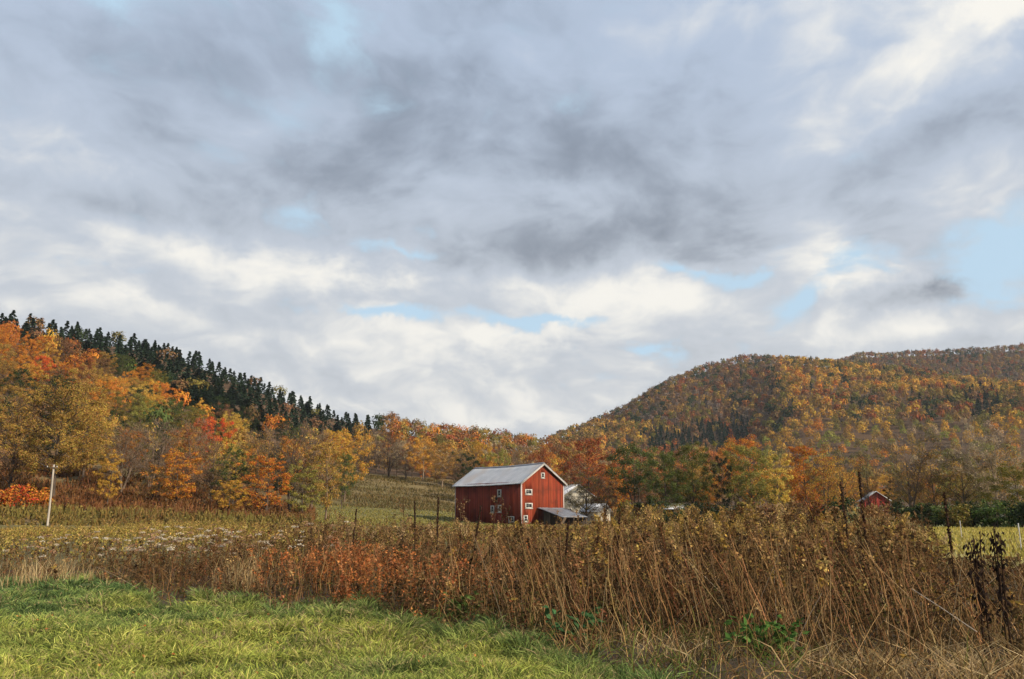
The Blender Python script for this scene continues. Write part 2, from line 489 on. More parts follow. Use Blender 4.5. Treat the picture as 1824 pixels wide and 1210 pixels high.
def ground(x, y):
    x = np.asarray(x, float); y = np.asarray(y, float)
    r = np.hypot(x, y); a = np.arctan2(x, y)
    front = np.clip((R(80) - np.abs(a)) / R(30), 0, 1)           # the hills end beside the viewer
    ri = np.clip(r / 5.0, 0, len(RS) - 1.001); ai = np.clip((a - AS[0]) / (AS[1] - AS[0]), 0, len(AS) - 1.001)
    r0 = ri.astype(int); a0 = ai.astype(int); fr = ri - r0; fa = ai - a0
    z = (TAB[a0, r0] * (1 - fr) + TAB[a0, r0 + 1] * fr) * (1 - fa) + (TAB[a0 + 1, r0] * (1 - fr) + TAB[a0 + 1, r0 + 1] * fr) * fa
    z = z * front
    far = np.clip((r - 140) / 200, 0, 1)
    z = z + far * 5.0 * (fbm(x / 60., y / 60.) - .5) * front
    mid = np.clip((r - 195) / 15, 0, 1) * np.clip((300 - r) / 20, 0, 1)
    z = z + mid * 1.1 * (fbm(x / 30. + 3, y / 9. + 8) - .5)          # terraces and hummocks of the old pasture
    near = np.clip((60 - r) / 30, 0, 1)
    z = z + near * (0.16 * (fbm(x / 2.5, y / 2.5, 3) - .5) + .13 * (vnoise(x * 1.9, y * 1.9) - .5))
    z = z - np.clip(r - 1500, 0, 4000) * .02
    return z


EDGE = [(-300, 1020), (0, 1028), (150, 1042), (300, 1072), (480, 1082), (620, 1096), (780, 1122), (900, 1150), (980, 1172), (1050, 1196),
        (1110, 1232), (1230, 1290), (1824, 1400), (2400, 1400), (3000, 1400)]


def edge_r(u):
    """distance at which the mown grass gives way to the weeds"""
    return EYE / np.maximum(-slope_at(u, ramp(u, EDGE) + 9 * np.sin(np.asarray(u) / 37.) + 7 * np.sin(np.asarray(u) / 16. + 1)), 1e-3)


def ground_colors(x, y):
    r = np.hypot(x, y); u = np.where(y > 0.1, u_of(x, y), np.where(x > 0, 3000, -3000))
    u = np.clip(u, -3000, 4000)
    n = fbm(x / 3., y / 3.); n2 = fbm(x / 22. + 5, y / 22.)
    c = np.zeros(x.shape + (3,))
    soil = np.array([.060, .040, .022]); turf = np.array([.06, .08, .022]); olive = np.array([.13, .11, .035]); tan = np.array([.24, .165, .07])
    floor = np.array([.085, .048, .022]); hay = np.array([.26, .22, .06])
    er = edge_r(np.clip(u, -300, 2400))
    c[:] = soil
    g = r < er + .3
    c[g] = turf * (.75 + .5 * n[g, None])
    m = (r >= er + .3) & (r < 30); c[m] = soil * (.7 + .7 * n[m, None])
    m = (r >= 30) & (r < 112); c[m] = (olive * .8) * (.6 + .8 * n[m, None])
    m = (r >= 30) & (r < 95) & (u > 1600); c[m] = hay * (.8 + .4 * n2[m, None])
    m = (r >= 112) & (r < 205); c[m] = (floor * .6 + olive * .4) * (.6 + .8 * n[m, None])
    m = (r >= 112) & (r < 205) & (u > 520) & (u < 1000)
    c[m] = np.array([.165, .15, .05]) * (.6 + .8 * n2[m, None])
    m = (r >= 95) & (r < 320) & (u > 1500); c[m] = np.array([.17, .17, .05]) * (.7 + .6 * n[m, None])
    m = (r >= 200) & (r < 320) & (u > 520) & (u < 1000)
    t = np.clip((n2[m, None] - .3) * 2.5, 0, 1)
    c[m] = (olive * .9 * (1 - t) + tan * .8 * t) * (.6 + .8 * n[m, None])
    m = (r >= 320); c[m] = floor
    m = (r >= 205) & (r < 320) & (u <= 520); c[m] = floor
    m = (r >= 112) & (r < 200) & (u <= 460)
    t = np.clip((n2[m, None] - .35) * 3, 0, 1)
    c[m] = (np.array([.15, .075, .03]) * (1 - t) + np.array([.13, .105, .04]) * t) * (.6 + .8 * n[m, None])
    return c


def build_ground():
    rr = np.concatenate([np.arange(.6, 30, .42), np.arange(30, 120, 1.5), np.arange(120, 340, 3), np.arange(340, 1500, 15), [1600, 1800, 2200, 3000, 4500, 7000]])
    aa = np.concatenate([np.radians(np.arange(-42, 42, .42)), np.radians(np.arange(42, 318, 4))])
    A, RR = np.meshgrid(aa, rr, indexing='ij')
    x = np.sin(A) * RR; y = np.cos(A) * RR
    z = ground(x, y)
    V = np.stack([x, y, z], -1).reshape(-1, 3)
    na, nr = A.shape
    i = np.arange(na)[:, None]; j = np.arange(nr - 1)[None]; i2 = (i + 1) % na
    q = np.stack([i * nr + j, i * nr + j + 1, i2 * nr + j + 1, i2 * nr + j], -1).reshape(-1, 4)
    C = ground_colors(x.reshape(-1), y.reshape(-1))
    V = np.concatenate([V, [[0, 0, 0]]]); C = np.concatenate([C, C[:1]])
    t = [(len(V) - 1, k * nr, ((k + 1) % na) * nr) for k in range(na)]
    o = mesh_obj('ground', V, q[:, ::-1], np.array(t)[:, ::-1], C, M_ground, smooth=True)
    # make sure it faces up
    if o.data.polygons[1000].normal.z < 0: o.data.flip_normals()
    tag(o, 'grassy valley floor rising into wooded hills', None, None, 'structure')
build_ground()

# ------------------------------------------------------------------ red barn
M_redboard = noise_mat('red_barn_boards', (.62, .62, .64), (1.15, 1.05, 1.05), 1.5, .9, (3.5, 3.5, .14), .3, source='attr', c2=(.52, .56, .60), scale2=.45)
M_roofmetal = noise_mat('grey_roof_metal', (.35, .37, .40), (.46, .475, .49), .55, .5, (1, 1, 1), .0, metallic=.15, c2=(.40, .37, .35), scale2=.25)
M_white = noise_mat('white_paint', (.36, .34, .31), (.52, .50, .46), 5, .8, c2=(.27, .24, .21), scale2=1.5)
M_trimpink = noise_mat('weathered_trim', (.32, .27, .25), (.45, .40, .37), 3, .8, (1, 1, .3))
M_painted_dark = noise_mat('painted_dark', (.012, .010, .009), (.02, .016, .014), 2, 1.0)
M_beam = noise_mat('old_beam', (.07, .05, .035), (.13, .10, .07), 3, .9, (1, 1, .2))
M_leanto = noise_mat('dull_blue_grey_metal', (.15, .165, .19), (.25, .265, .285), .9, .45, metallic=.2, c2=(.20, .15, .12), scale2=.7)
M_cream = noise_mat('cream_clapboard', (.36, .33, .26), (.47, .44, .36), 2, .8)
M_whiteroof = noise_mat('pale_roof_metal', (.46, .48, .51), (.60, .61, .63), 1, .5, metallic=.1)


def glass_mat():
    m, nt, out = new_mat('old_window_glass')
    p = nt.nodes.new('ShaderNodeBsdfPrincipled'); p.inputs['Base Color'].default_value = (.015, .018, .022, 1)
    p.inputs['Roughness'].default_value = .08
    n = nt.nodes.new('ShaderNodeTexNoise'); n.inputs['Scale'].default_value = 2.5
    b = nt.nodes.new('ShaderNodeBump'); b.inputs['Strength'].default_value = .25; b.inputs['Distance'].default_value = .05
    nt.links.new(n.outputs['Fac'], b.inputs['Height']); nt.links.new(b.outputs[0], p.inputs['Normal'])
    nt.links.new(p.outputs[0], out.inputs[0]); return m
M_glass = glass_mat()


def board_wall(buf, axis, length, top, g, base, t=.035, bw=.27, z0=-.6, holes=(), col_rng=(.75, 1.2)):
    """vertical boards with open joints; axis 'x' lies on y=0 facing -y, axis 'y' lies on x=0 facing -x; top(s) gives the height"""
    s = 0.0
    while s < length - .02:
        w = min(bw * g.uniform(.8, 1.2), length - s); e = s + w - .028
        proud = g.uniform(0, .014)
        c = np.array(base) * g.uniform(*col_rng) * np.array([1, g.uniform(.85, 1.15), g.uniform(.85, 1.15)])
        spans = [(z0 - g.uniform(0, .06), None)]
        cuts = sorted([(h[2], h[3]) for h in holes if h[0] < (s + e) / 2 < h[1]])
        zs = z0; pieces = []
        for (a, b) in cuts: pieces.append((zs, a, a)); zs = b
        pieces.append((zs, top(s), top(e)))
        for (a, b0, b1) in pieces:
            y0, y1 = -t - proud, 0.0
            if axis == 'x': P = [(s, y0, a), (e, y0, a), (e, y0, b1), (s, y0, b0)]; vec = (0, t + proud, 0)
            else: P = [(y0, e, a), (y0, s, a), (y0, s, b0), (y0, e, b1)]; vec = (t + proud, 0, 0)
            buf.prism(P, vec, c)
        s += w


def framed_window(parent, axis, s0, s1, z0, z1, nx=1, nz=2, label=None, mat=None, off=-.06, fw=.11):
    """frame, panes and glazing bars set on a wall face"""
    def bx(b, a0, a1, c0, c1, d0, d1):
        if axis == 'x': b.box(a0, a1, d0, d1, c0, c1)
        else: b.box(d0, d1, a0, a1, c0, c1)
    b = Buf()
    bx(b, s0, s0 + fw, z0, z1, off - .06, off + .03); bx(b, s1 - fw, s1, z0, z1, off - .06, off + .03)
    bx(b, s0 + fw, s1 - fw, z1 - fw, z1, off - .06, off + .03); bx(b, s0 + fw, s1 - fw, z0, z0 + fw, off - .06, off + .03)
    fr = b.build('window', mat or M_white, parent)
    if label: fr['label'] = label
    b = Buf(); bx(b, s0 - .06, s1 + .06, z0 - .07, z0 - .004, off - .10, off + .03); b.build('sill', mat or M_white, fr)
    iw = (s1 - s0 - 2 * fw) / nx; ih = (z1 - z0 - 2 * fw) / nz
    for i in range(nx):
        for k in range(nz):
            b = Buf(); a = s0 + fw + i * iw; c = z0 + fw + k * ih
            bx(b, a + .02, a + iw - .02, c + .02, c + ih - .02, off - .012, off + .002); b.build('pane', M_glass, fr)
    b = Buf(); n = 0
    for i in range(1, nx): bx(b, s0 + fw + i * iw - .025, s0 + fw + i * iw + .025, z0 + fw, z1 - fw, off - .04, off + .01); n = 1
    for k in range(1, nz): bx(b, s0 + fw, s1 - fw, z0 + fw + k * ih - .022, z0 + fw + k * ih + .022, off - .037, off + .008); n = 1
    if n: b.build('glazing_bar', mat or M_white, fr)
    return fr


def build_barn():
    g = np.random.default_rng(21)
    L, W, he, rise = 20.95, 9.23, 7.3, 3.2
    root = empty('red_barn', (1.556, 143.83, -.54), .624)
    tag(root, 'tall weathered red barn with grey metal roof and white framed windows', 'barn')
    red = (.235, .040, .014)
    gt = lambda s: he + rise * (1 - abs(s - W / 2) / (W / 2))
    holes_g = [(.79, 2.27, 5.1, 6.03), (.78, 2.33, 2.8, 3.73), (.42, 1.32, .56, 1.68), (4.19, 5.01, 7.96, 8.9)]
    holes_l = [(5.8, 6.96, 4.83, 6.11), (6.95, 7.82, 3.83, 4.76), (7.96, 9.02, 2.07, 3.34), (5.72, 6.79, 2.14, 3.42), (1.94, 3.54, .51, 1.51)]
    b = Buf(); board_wall(b, 'x', W, gt, g, red, holes=holes_g, col_rng=(.62, 1.25))
    w1 = b.build('wall', M_redboard, root); w1['label'] = 'sunlit gable wall of vertical red boards'
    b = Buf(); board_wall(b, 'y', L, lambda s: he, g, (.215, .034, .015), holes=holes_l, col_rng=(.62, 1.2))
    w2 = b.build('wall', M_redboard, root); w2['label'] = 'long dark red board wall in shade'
    # far long side, rear gable
    b = Buf(); b.box(W - .04, W + .0, 0.05, L, -.6, he, red); b.build('wall', M_redboard, root)
    b = Buf(); b.box(.05, W - .05, L - .04, L, -.6, he, red)
    b.prism([(.05, L - .04, he), (W - .05, L - .04, he), (W / 2, L - .04, he + rise - .05)], (0, .04, 0), red)
    b.build('wall', M_redboard, root)
    # near-black sheets behind the boards paint in the dark of the room
    b = Buf(); b.box(.12, .16, .1, L - .1, -.6, he - .1); b.box(.16, W - .1, .12, .16, -.6, he - .1)
    b.prism([(.3, .12, he - .1), (W - .3, .12, he - .1), (W / 2, .12, he + rise - .4)], (0, .04, 0))
    b.build('dark_backing', M_painted_dark, root)
    # roof
    ov, oe, th = .5, .5, .09
    sl = rise / (W / 2)
    for sgn in (-1, 1):
        b = Buf(); nP = 30
        ys = np.linspace(-ov, L + ov, nP + 1)
        xr = W / 2; xe = W / 2 + sgn * (W / 2 + oe)
        zr = he + rise + .05; zE = he - sl * oe + .05
        V = []; nx = 6
        for y in ys:
            sag = -.16 * math.sin(math.pi * np.clip((y + ov) / (L + 2 * ov), 0, 1))
            for k in range(nx + 1):
                f = k / nx
                V.append((xr + (xe - xr) * f, y, zr + (zE - zr) * f + sag * (1 - .3 * f) + (g.uniform(-.03, .03) if 0 < k else 0)))
        V = np.array(V); n = nx + 1; q = []
        for i in range(nP):
            for k in range(nx): q.append((i * n + k, i * n + k + 1, (i + 1) * n + k + 1, (i + 1) * n + k))
        V2 = np.concatenate([V, V - [0, 0, th]]); q = np.array(q); N = len(V)
        rim = []
        for i in range(nP): rim.append((i * n + nx, (i + 1) * n + nx, (i + 1) * n + nx + N, i * n + nx + N)); rim.append((i * n, (i + 1) * n, (i + 1) * n + N, i * n + N))
        for k in range(nx): rim.append((k, k + 1, k + 1 + N, k + N)); e = nP * n; rim.append((e + k, e + k + 1, e + k + 1 + N, e + k + N))
        b.add(V2, np.concatenate([q, q[:, ::-1] + N, np.array(rim)]))
        rf = b.build('roof', M_roofmetal, root)
        b = Buf()
        for i in range(0, nP + 1):                       # standing seams
            row = V[i * n:(i + 1) * n] + [0, 0, .018]
            b.tube(row, .028, 4)
        b.build('seam', M_roofmetal, rf)
    b = Buf(); rid = [(W / 2, y, he + rise + .075 - .16 * math.sin(math.pi * np.clip((y + ov) / (L + 2 * ov), 0, 1))) for y in np.linspace(-ov, L + ov, 12)]
    b.tube(rid, .11, 6); b.build('ridge_cap', M_roofmetal, root)
    # rake boards on the gable and corner trim
    for sgn in (-1, 1):
        b = Buf(); x0 = W / 2; x1 = W / 2 + sgn * (W / 2 + .46)
        z0_, z1_ = he + rise - .10, he - sl * .46 - .10
        b.prism([(x0, -ov - .035, z0_), (x1, -ov - .035, z1_), (x1, -ov - .035, z1_ - .2), (x0, -ov - .035, z0_ - .2)], (0, .05, 0))
        b.build('rake_board', M_white, root)
        b = Buf(); b.prism([(x0, -ov + .02, z0_ - .02), (x1, -ov + .02, z1_ - .02), (x1, -ov + .02, z1_ - .06), (x0, -ov + .02, z0_ - .06)], (0, ov - .1, 0))
        b.build('soffit', M_beam, root)
    b = Buf(); b.box(-.085, .14, -.085, -.052, -.6, he - .02); b.box(-.085, -.052, -.05, .14, -.6, he - .02); b.build('corner_board', M_trimpink, root)
    b = Buf(); b.box(W - .12, W + .06, -.08, -.052, -.6, he - .02); b.build('corner_board', M_redboard if False else M_trimpink, root)
    b = Buf(); b.box(-.085, -.052, L - .14, L + .04, -.6, he - .02); b.build('corner_board', M_trimpink, root)
    for (a, c, z0, z1) in holes_g:
        wide = c - a > 1.2
        framed_window(root, 'x', a, c, z0, z1, 2 if wide else 1, 1 if wide else 2, fw=.2 if wide else .17)
    for i, (a, c, z0, z1) in enumerate(holes_l):
        if i == 1: continue                              # frameless hatch, its darkness painted by a near-black panel
        if i == 4: framed_window(root, 'y', a, c, z0, z1, 2, 2, fw=.17)
        else: framed_window(root, 'y', a, c, z0, z1, 1, 2, fw=.2)
    b = Buf(); b.box(-.02, .0, 6.95, 7.82, 3.83, 4.76); h = b.build('hatch', M_painted_dark, root); h['label'] = 'near-black panel painted in for a dark frameless hatch'
    # stone footing
    b = Buf(); b.box(.02, W - .02, .02, .3, -1.2, -.55); b.box(.02, .3, .3, L - .02, -1.2, -.55); b.build('footing', M_trimpink, root)
    # lean-to on the gable
    b = Buf()
    x0, x1, yo = 3.4, 9.0, -6.6
    V = []; nxx = 8; nyy = 6
    for j in range(nyy + 1):
        for i in range(nxx + 1):
            fx, fy = i / nxx, j / nyy
            V.append((x0 + (x1 - x0) * fx, -.1 + (yo + .1) * fy, 2.95 - 1.5 * fy - .12 * math.sin(math.pi * fy) * math.sin(math.pi * fx) + g.uniform(-.02, .02)))
    V = np.array(V); n = nxx + 1; N = len(V)
    q = np.array([(j * n + i, j * n + i + 1, (j + 1) * n + i + 1, (j + 1) * n + i) for j in range(nyy) for i in range(nxx)])
    rim = [(k, k + 1, k + 1 + N, k + N) for k in range(nxx)] + [(nyy * n + k, nyy * n + k + 1, nyy * n + k + 1 + N, nyy * n + k + N) for k in range(nxx)]
    rim += [(j * n, (j + 1) * n, (j + 1) * n + N, j * n + N) for j in range(nyy)] + [(j * n + nxx, (j + 1) * n + nxx, (j + 1) * n + nxx + N, j * n + nxx + N) for j in range(nyy)]
    b.add(np.concatenate([V, V - [0, 0, .07]]), np.concatenate([q, q + N, np.array(rim)]))
    lt = b.build('lean_to_roof', M_leanto, root); lt['label'] = 'low sagging grey metal lean-to roof'
    b = Buf()
    for i in range(nxx + 1): b.tube(V[i::n] + [0, 0, .015], .022, 4)
    b.build('seam', M_leanto, lt)
    for (px, py) in ((x0 + .15, -6.3), (x0 + 2.8, -6.3), (x1 - .15, -6.3), (x0 + .15, -3.2)):
        b = Buf(); b.tube([(px, py, -.9), (px + .03, py, 1.0), (px, py, 2.95 - 1.5 * (-py / 6.6) - .1)], .09, 6); b.build('post', M_beam, root)
    b = Buf(); b.box(x1 - .06, x1 - .02, -6.3, -.12, -.9, 1.25); b.box(x0 + .5, x1 - .2, -1.2, -1.16, -.9, 2.3); b.build('plank_screen', M_beam, root)
build_barn()


# ------------------------------------------------------------------ other farm buildings
def simple_house(name, label, cat, u, r, rz, W, L, he, rise, m_wall, m_roof, windows=(), doors=(), boards=False, wallcol=(1, 1, 1), dz=0.0, seams=8):
    g = np.random.default_rng(int(u))
    x, y = xy_at(u, r)
    root = empty(name, (float(x), float(y), float(ground(x, y)) + dz), rz)
    tag(root, label, cat)
    b = Buf()
    if boards:
        board_wall(b, 'x', W, lambda s: he + rise * (1 - abs(s - W / 2) / (W / 2)), g, wallcol, z0=-.8); b.build('wall', m_wall, root)
        b = Buf(); board_wall(b, 'y', L, lambda s: he, g, wallcol, z0=-.8); b.build('wall', m_wall, root)
    else:
        z = -.8; k = 0
        while z < he + rise - .12:                        # lapped clapboards
            z1 = z + .2
            ins = lambda zz: 0 if zz <= he else (zz - he) / rise * W / 2
            a0, a1 = ins(z), ins(min(z1, he + rise - .01))
            b.prism([(a0, -.045, z), (W - a0, -.045, z), (W - a1, -.025, z1), (a1, -.025, z1)], (0, .03, 0), wallcol)
            z = z1
        b.build('wall', m_wall, root)
        b = Buf(); z = -.8
        while z < he - .05:
            b.prism([(-.045, L, z), (-.045, 0, z), (-.025, 0, z + .2), (-.025, L, z + .2)], (.03, 0, 0), wallcol); z += .2
        b.build('wall', m_wall, root)
    b = Buf(); b.box(W - .05, W, .02, L, -.8, he, wallcol); b.build('wall', m_wall, root)
    b = Buf(); b.box(.0, W - .06, L - .05, L, -.8, he, wallcol); b.prism([(0, L - .05, he), (W - .06, L - .05, he), (W / 2, L - .05, he + rise - .05)], (0, .05, 0), wallcol); b.build('wall', m_wall, root)
    sl = rise / (W / 2); o = .4
    for sgn in (-1, 1):
        b = Buf(); xr = W / 2; xe = W / 2 + sgn * (W / 2 + o); zr = he + rise + .06; ze = he - sl * o + .06
        b.prism([(xr, -o, zr), (xe, -o, ze), (xe, -o, ze - .1), (xr, -o, zr - .1)], (0, L + 2 * o, 0)); rf = b.build('roof', m_roof, root)
        b = Buf()
        for i in range(seams + 1):
            yy = -o + .03 + (L + 2 * o - .06) * i / seams; b.tube([(xr, yy, zr + .015), (xe, yy, ze + .015)], .025, 4)
        b.build('seam', m_roof, rf)
    for (ax, a, c, z0, z1) in windows: framed_window(root, ax, a, c, z0, z1, 1 if c - a < .9 else 2, 2, fw=.1)
    for (ax, a, c, z0, z1) in doors:
        b = Buf()
        if ax == 'x': b.box(a, c, -.09, -.04, z0, z1)
        else: b.box(-.09, -.04, a, c, z0, z1)
        b.build('door', M_painted_dark, root)
    return root


simple_house('farmhouse', 'cream clapboard farmhouse half hidden behind the red barn gable', 'house', 1002, 188, .30, 7.6, 9, 4.9, 2.6, M_cream, M_whiteroof,
             [('x', 1.2, 2.1, 1.0, 2.3), ('x', 5.5, 6.4, 1.0, 2.3), ('x', 1.2, 2.1, 3.2, 4.5), ('x', 5.5, 6.4, 3.2, 4.5)])
simple_house('outbuilding', 'low white outbuilding with pale metal roof beside the farmhouse', 'shed', 1068, 172, .75, 3.2, 5.0, 2.1, 1.3, M_cream, M_whiteroof,
             [], [('x', .9, 1.9, -.5, 1.5)])
simple_house('small_red_barn', 'small red barn with pale metal roof among the thin dark trees', 'barn', 1541, 212, -.25, 5.4, 7.5, 3.3, 1.9, M_redboard, M_whiteroof,
             [('x', 3.2, 4.0, .9, 2.0)], [], True, (.27, .035, .022), .35)
simple_house('pale_house', 'pale cream house glimpsed above the dark hedge', 'house', 1768, 190, -.55, 8.0, 11, 3.6, 2.2, M_cream, M_whiteroof,
             [('x', 1.5, 2.4, 1.2, 2.6), ('x', 5.2, 6.1, 1.2, 2.6)], [], dz=.9)


def build_open_shed():
    x, y = xy_at(1178, 146)
    root = empty('open_shed', (float(x), float(y), float(ground(x, y))), .12)
    tag(root, 'small open shed with grey vine covered roof under the trees', 'shed')
    for px in (.1, 2.2, 4.4):
        b = Buf(); b.tube([(px, 0, -.5), (px, 0, 2.25)], .08, 6); b.build('post', M_beam, root)
        b = Buf(); b.tube([(px, 3.4, -.5), (px, 3.4, 3.0)], .08, 6); b.build('post', M_beam, root)
    b = Buf(); b.prism([(-.3, -.4, 2.3), (4.8, -.4, 2.3), (4.8, 3.8, 3.25), (-.3, 3.8, 3.25)], (0, 0, .08)); rf = b.build('roof', M_whiteroof, root)
    b = Buf()
    for i in range(11): xx = -.28 + i * .505; b.tube([(xx, -.4, 2.39), (xx, 3.8, 3.34)], .02, 4)
    b.build('seam', M_whiteroof, rf)
    b = Buf(); b.box(-.1, 4.6, 3.45, 3.5, -.5, 2.9); b.box(-.1, -.05, .1, 3.4, -.5, 2.2); b.box(4.55, 4.6, .1, 3.4, -.5, 2.2); b.build('back_wall', M_beam, root)
    g = np.random.default_rng(8); b = Buf()
    n = 700; p = np.stack([g.uniform(-.4, 5.0, n), g.uniform(.4, 4.2, n), np.zeros(n)], 1)
    p[:, 2] = 2.45 + p[:, 1] * .235 + np.abs(g.normal(0, .22, n)) * (vnoise(p[:, 0] * 1.2, p[:, 1]) + .3)
    cards(b, p, unit(rand_unit(n, g) + [0, -.4, .9]), g.uniform(.15, .3, n), g)
    v = b.build('vines', M_leaf, root); v.color = (.16, .14, .05, 1)
build_open_shed()


def build_pole():
    x, y = xy_at(87, 112.0)
    h = 6.95
    root = empty('utility_pole', (float(x), float(y), float(ground(x, y))))
    tag(root, 'pale wooden utility pole standing in front of the left bank', 'pole')
    m = noise_mat('bleached_pole', (.24, .21, .17), (.42, .38, .32), 2.5, .95, (1, 1, .12))
    b = Buf(); b.tube([(0, 0, -.5), (.02, 0, 2), (.01, 0, 4.5), (0, 0, h)], [.135, .125, .115, .10], 8); b.build('shaft', m, root)
    b = Buf(); b.box(-.75, .55, -.19, -.115, h - .42, h - .3); b.build('crossarm', M_beam, root)
    for s in (-.66, .46):
        b = Buf(); b.tube([(s, -.15, h - .3), (s, -.15, h - .22), (s, -.15, h - .15)], [.04, .055, .03], 6); b.build('insulator', M_white, root)
build_pole()

M_postwhite = noise_mat('white_post', (.36, .35, .33), (.48, .47, .45), 8, .8)
for (u, r, h, lab) in ((1708, 62, 1.05, 'thin white fence post beside the dark wilted weeds'), (1811, 44, 1.15, 'thin white fence post near the right end of the mown field')):
    x, y = xy_at(u, r)
    e = empty('fence_post', (float(x), float(y), float(ground(x, y)))); tag(e, lab, 'fence post', 'white fence posts in the field')
    b = Buf(); b.tube([(0, 0, -.2), (.01, 0, h * .6), (0, 0, h)], .022, 6); b.build('stake', M_postwhite, e)
    b = Buf(); b.tube([(0, 0, h), (0, 0, h + .05)], [.028, .02], 6); b.build('cap', M_postwhite, e)


# ------------------------------------------------------------------ trees: a few models of each kind, shared by all
def bez(a, b, c, n):
    t = np.linspace(0, 1, n)[:, None]
    return a * (1 - t) ** 2 + 2 * b * t * (1 - t) + c * t * t


def skeleton(g, H, Rr, lo, nl, fork=False, up=.5):
    """trunk and limbs of a broadleaf tree with crown radius Rr between heights lo*H and H; returns trunk buffer and the twig ends"""
    b = Buf()
    top = np.array([g.normal(0, .3), g.normal(0, .3), H * .86])
    stems = [bez(np.array([0, 0, -.4]), np.array([g.normal(0, .5), g.normal(0, .5), H * .4]), top, 8)]
    if fork:
        for k in range(2):
            a = g.uniform(0, 6.28)
            stems.append(bez(np.array([.1 * math.cos(a), .1 * math.sin(a), H * .06]), np.array([math.cos(a) * Rr * .25, math.sin(a) * Rr * .25, H * .35]),
                             np.array([math.cos(a) * Rr * .6, math.sin(a) * Rr * .6, H * g.uniform(.72, .88)]), 8))
    r0 = H * .0165
    for i, s in enumerate(stems): b.tube(s, np.linspace(r0 * (1 if i == 0 else .7), .03, len(s)) * np.linspace(1.15, 1, len(s)), 6)
    ends = []; cz = H * (lo + 1) / 2; ch = H * (1 - lo) / 2
    ga = g.uniform(0, 6.28)
    for i in range(nl):
        f = (i + .5) / nl
        ga += 2.4 + g.normal(0, .25)
        zt = -.92 + 1.86 * f
        rad = math.sqrt(max(0.04, 1 - abs(zt) ** 2.2)) * Rr * g.uniform(.78, 1.08)
        tgt = np.array([math.cos(ga) * rad, math.sin(ga) * rad, cz + zt * ch * g.uniform(.9, 1.04)])
        st = stems[i % len(stems)]
        sz_ = np.clip(tgt[2] - rad * up * g.uniform(.7, 1.2), H * lo * .6, H * .82)
        k = np.argmin(abs(st[:, 2] - sz_)); p0 = st[k]
        limb = bez(p0, (p0 + tgt) / 2 + [0, 0, rad * .12 + .2], tgt, 6)
        b.tube(limb, np.linspace(max(.045, r0 * .42 * (1 - .5 * f)), .022, 6), 4, cap=False)
        ends.append(tgt)
        for j in range(g.integers(4, 7)):
            q = limb[g.integers(2, 6)]
            off = g.normal(0, 1, 3) * [Rr * .27, Rr * .27, Rr * .2]; off[2] = abs(off[2]) * .7 + off[2] * .3
            e = q + off
            b.tube(np.array([q, (q + e) / 2 + [0, 0, .15], e]), [.03, .022, .012], 3, cap=False)
            ends.append(e)
    return b, np.array(ends)


def leaf_cloud(b, ends, g, n, rad, size, flat=.72, center=None, cols=None):
    k = g.integers(0, len(ends), n)
    d = rand_unit(n, g); q = g.random(n) ** .45
    rr = rad * g.uniform(.55, 1.25, len(ends))[k]
    p = ends[k] + d * (q * rr)[:, None] * [1, 1, flat]
    nr = unit(d * 1.1 + rand_unit(n, g) * .6 + [0, 0, .35])
    cards(b, p, nr, g.uniform(size * .65, size * 1.35, n), g, cols)


def mk_maple(seed, H=15., Rr=5.2, lo=.2, n=14000, size=.25, nl=20, rad=1.2, fork=False):
    g = np.random.default_rng(seed)
    tb, ends = skeleton(g, H, Rr, lo, nl, fork)
    b = Buf(); leaf_cloud(b, ends, g, n, rad, size)
    return tb.build('trunk', M_bark, link=False), b.build('crown', M_leaf, link=False)


def mk_bare(seed, H=15., Rr=4.6, lo=.28, n=900, size=.26, twigs=2600, fork=True):
    g = np.random.default_rng(seed)
    tb, ends = skeleton(g, H, Rr, lo, 18, fork, up=1.0)
    b = Buf()
    k = g.integers(0, len(ends), twigs)
    base = ends[k] + g.normal(0, .35, (twigs, 3))
    dr = unit(ends[k] * [1, 1, 0] / Rr + rand_unit(twigs, g) * .8 + [0, 0, .9])
    ln = g.uniform(.5, 1.7, twigs)[:, None]
    tip = base + dr * ln
    blades(b, base, tip, g.normal(0, .06, (twigs, 3)), g.uniform(.028, .05, twigs), g, (1, 1, 1), (1, 1, 1))
    b.c = []
    tw = b.build('twigs', M_twig, link=False)
    b = Buf(); leaf_cloud(b, ends, g, n, 1.3, size)
    return tb.build('trunk', M_bark, link=False), b.build('crown', M_leaf, link=False), tw


def mk_conifer(seed, H=15., Rr=3.0, lo=.1):
    g = np.random.default_rng(seed); tb = Buf(); b = Buf()
    tb.tube([(0, 0, -.4), (.05, 0, H * .5), (0, 0, H)], [H * .014, H * .009, .02], 6)
    z = H * lo
    while z < H * .99:
        f = 1 - (z - H * lo) / (H * (1 - lo)); n = 5 + int(5 * f)
        a0 = g.uniform(0, 6.28); ln = Rr * (f ** .85) * g.uniform(.8, 1.1) + .15
        for i in range(n):
            a = a0 + i * 6.283 / n + g.normal(0, .15); l = ln * g.uniform(.75, 1.15)
            d = np.array([math.cos(a), math.sin(a), 0.])
            P = np.array([[0, 0, z]] + [list(d * l * t + [0, 0, z - l * .28 * t * t + .1 * l * t]) for t in (.5, 1)])
            if f > .15: tb.tube(P, [.035, .02, .008], 3, cap=False)
            m = max(4, int(9 * l / .9))
            t = g.uniform(.12, 1.04, m)[:, None]
            c = d * l * t + np.concatenate([np.zeros((m, 2)), z - l * .28 * t * t + .1 * l * t], 1) + g.normal(0, .13, (m, 3)) * [1, 1, .6]
            al = unit(d + g.normal(0, .55, (m, 3)) + [0, 0, -.15])
            nr = unit(np.cross(al, rand_unit(m, g)) + [0, 0, 1.0])
            cards(b, c, nr, g.uniform(.45, .95, m), g, None, .55, al)
        z += H * .026 * g.uniform(.8, 1.2)
    return tb.build('trunk', M_bark, link=False), b.build('crown', M_leaf, link=False)


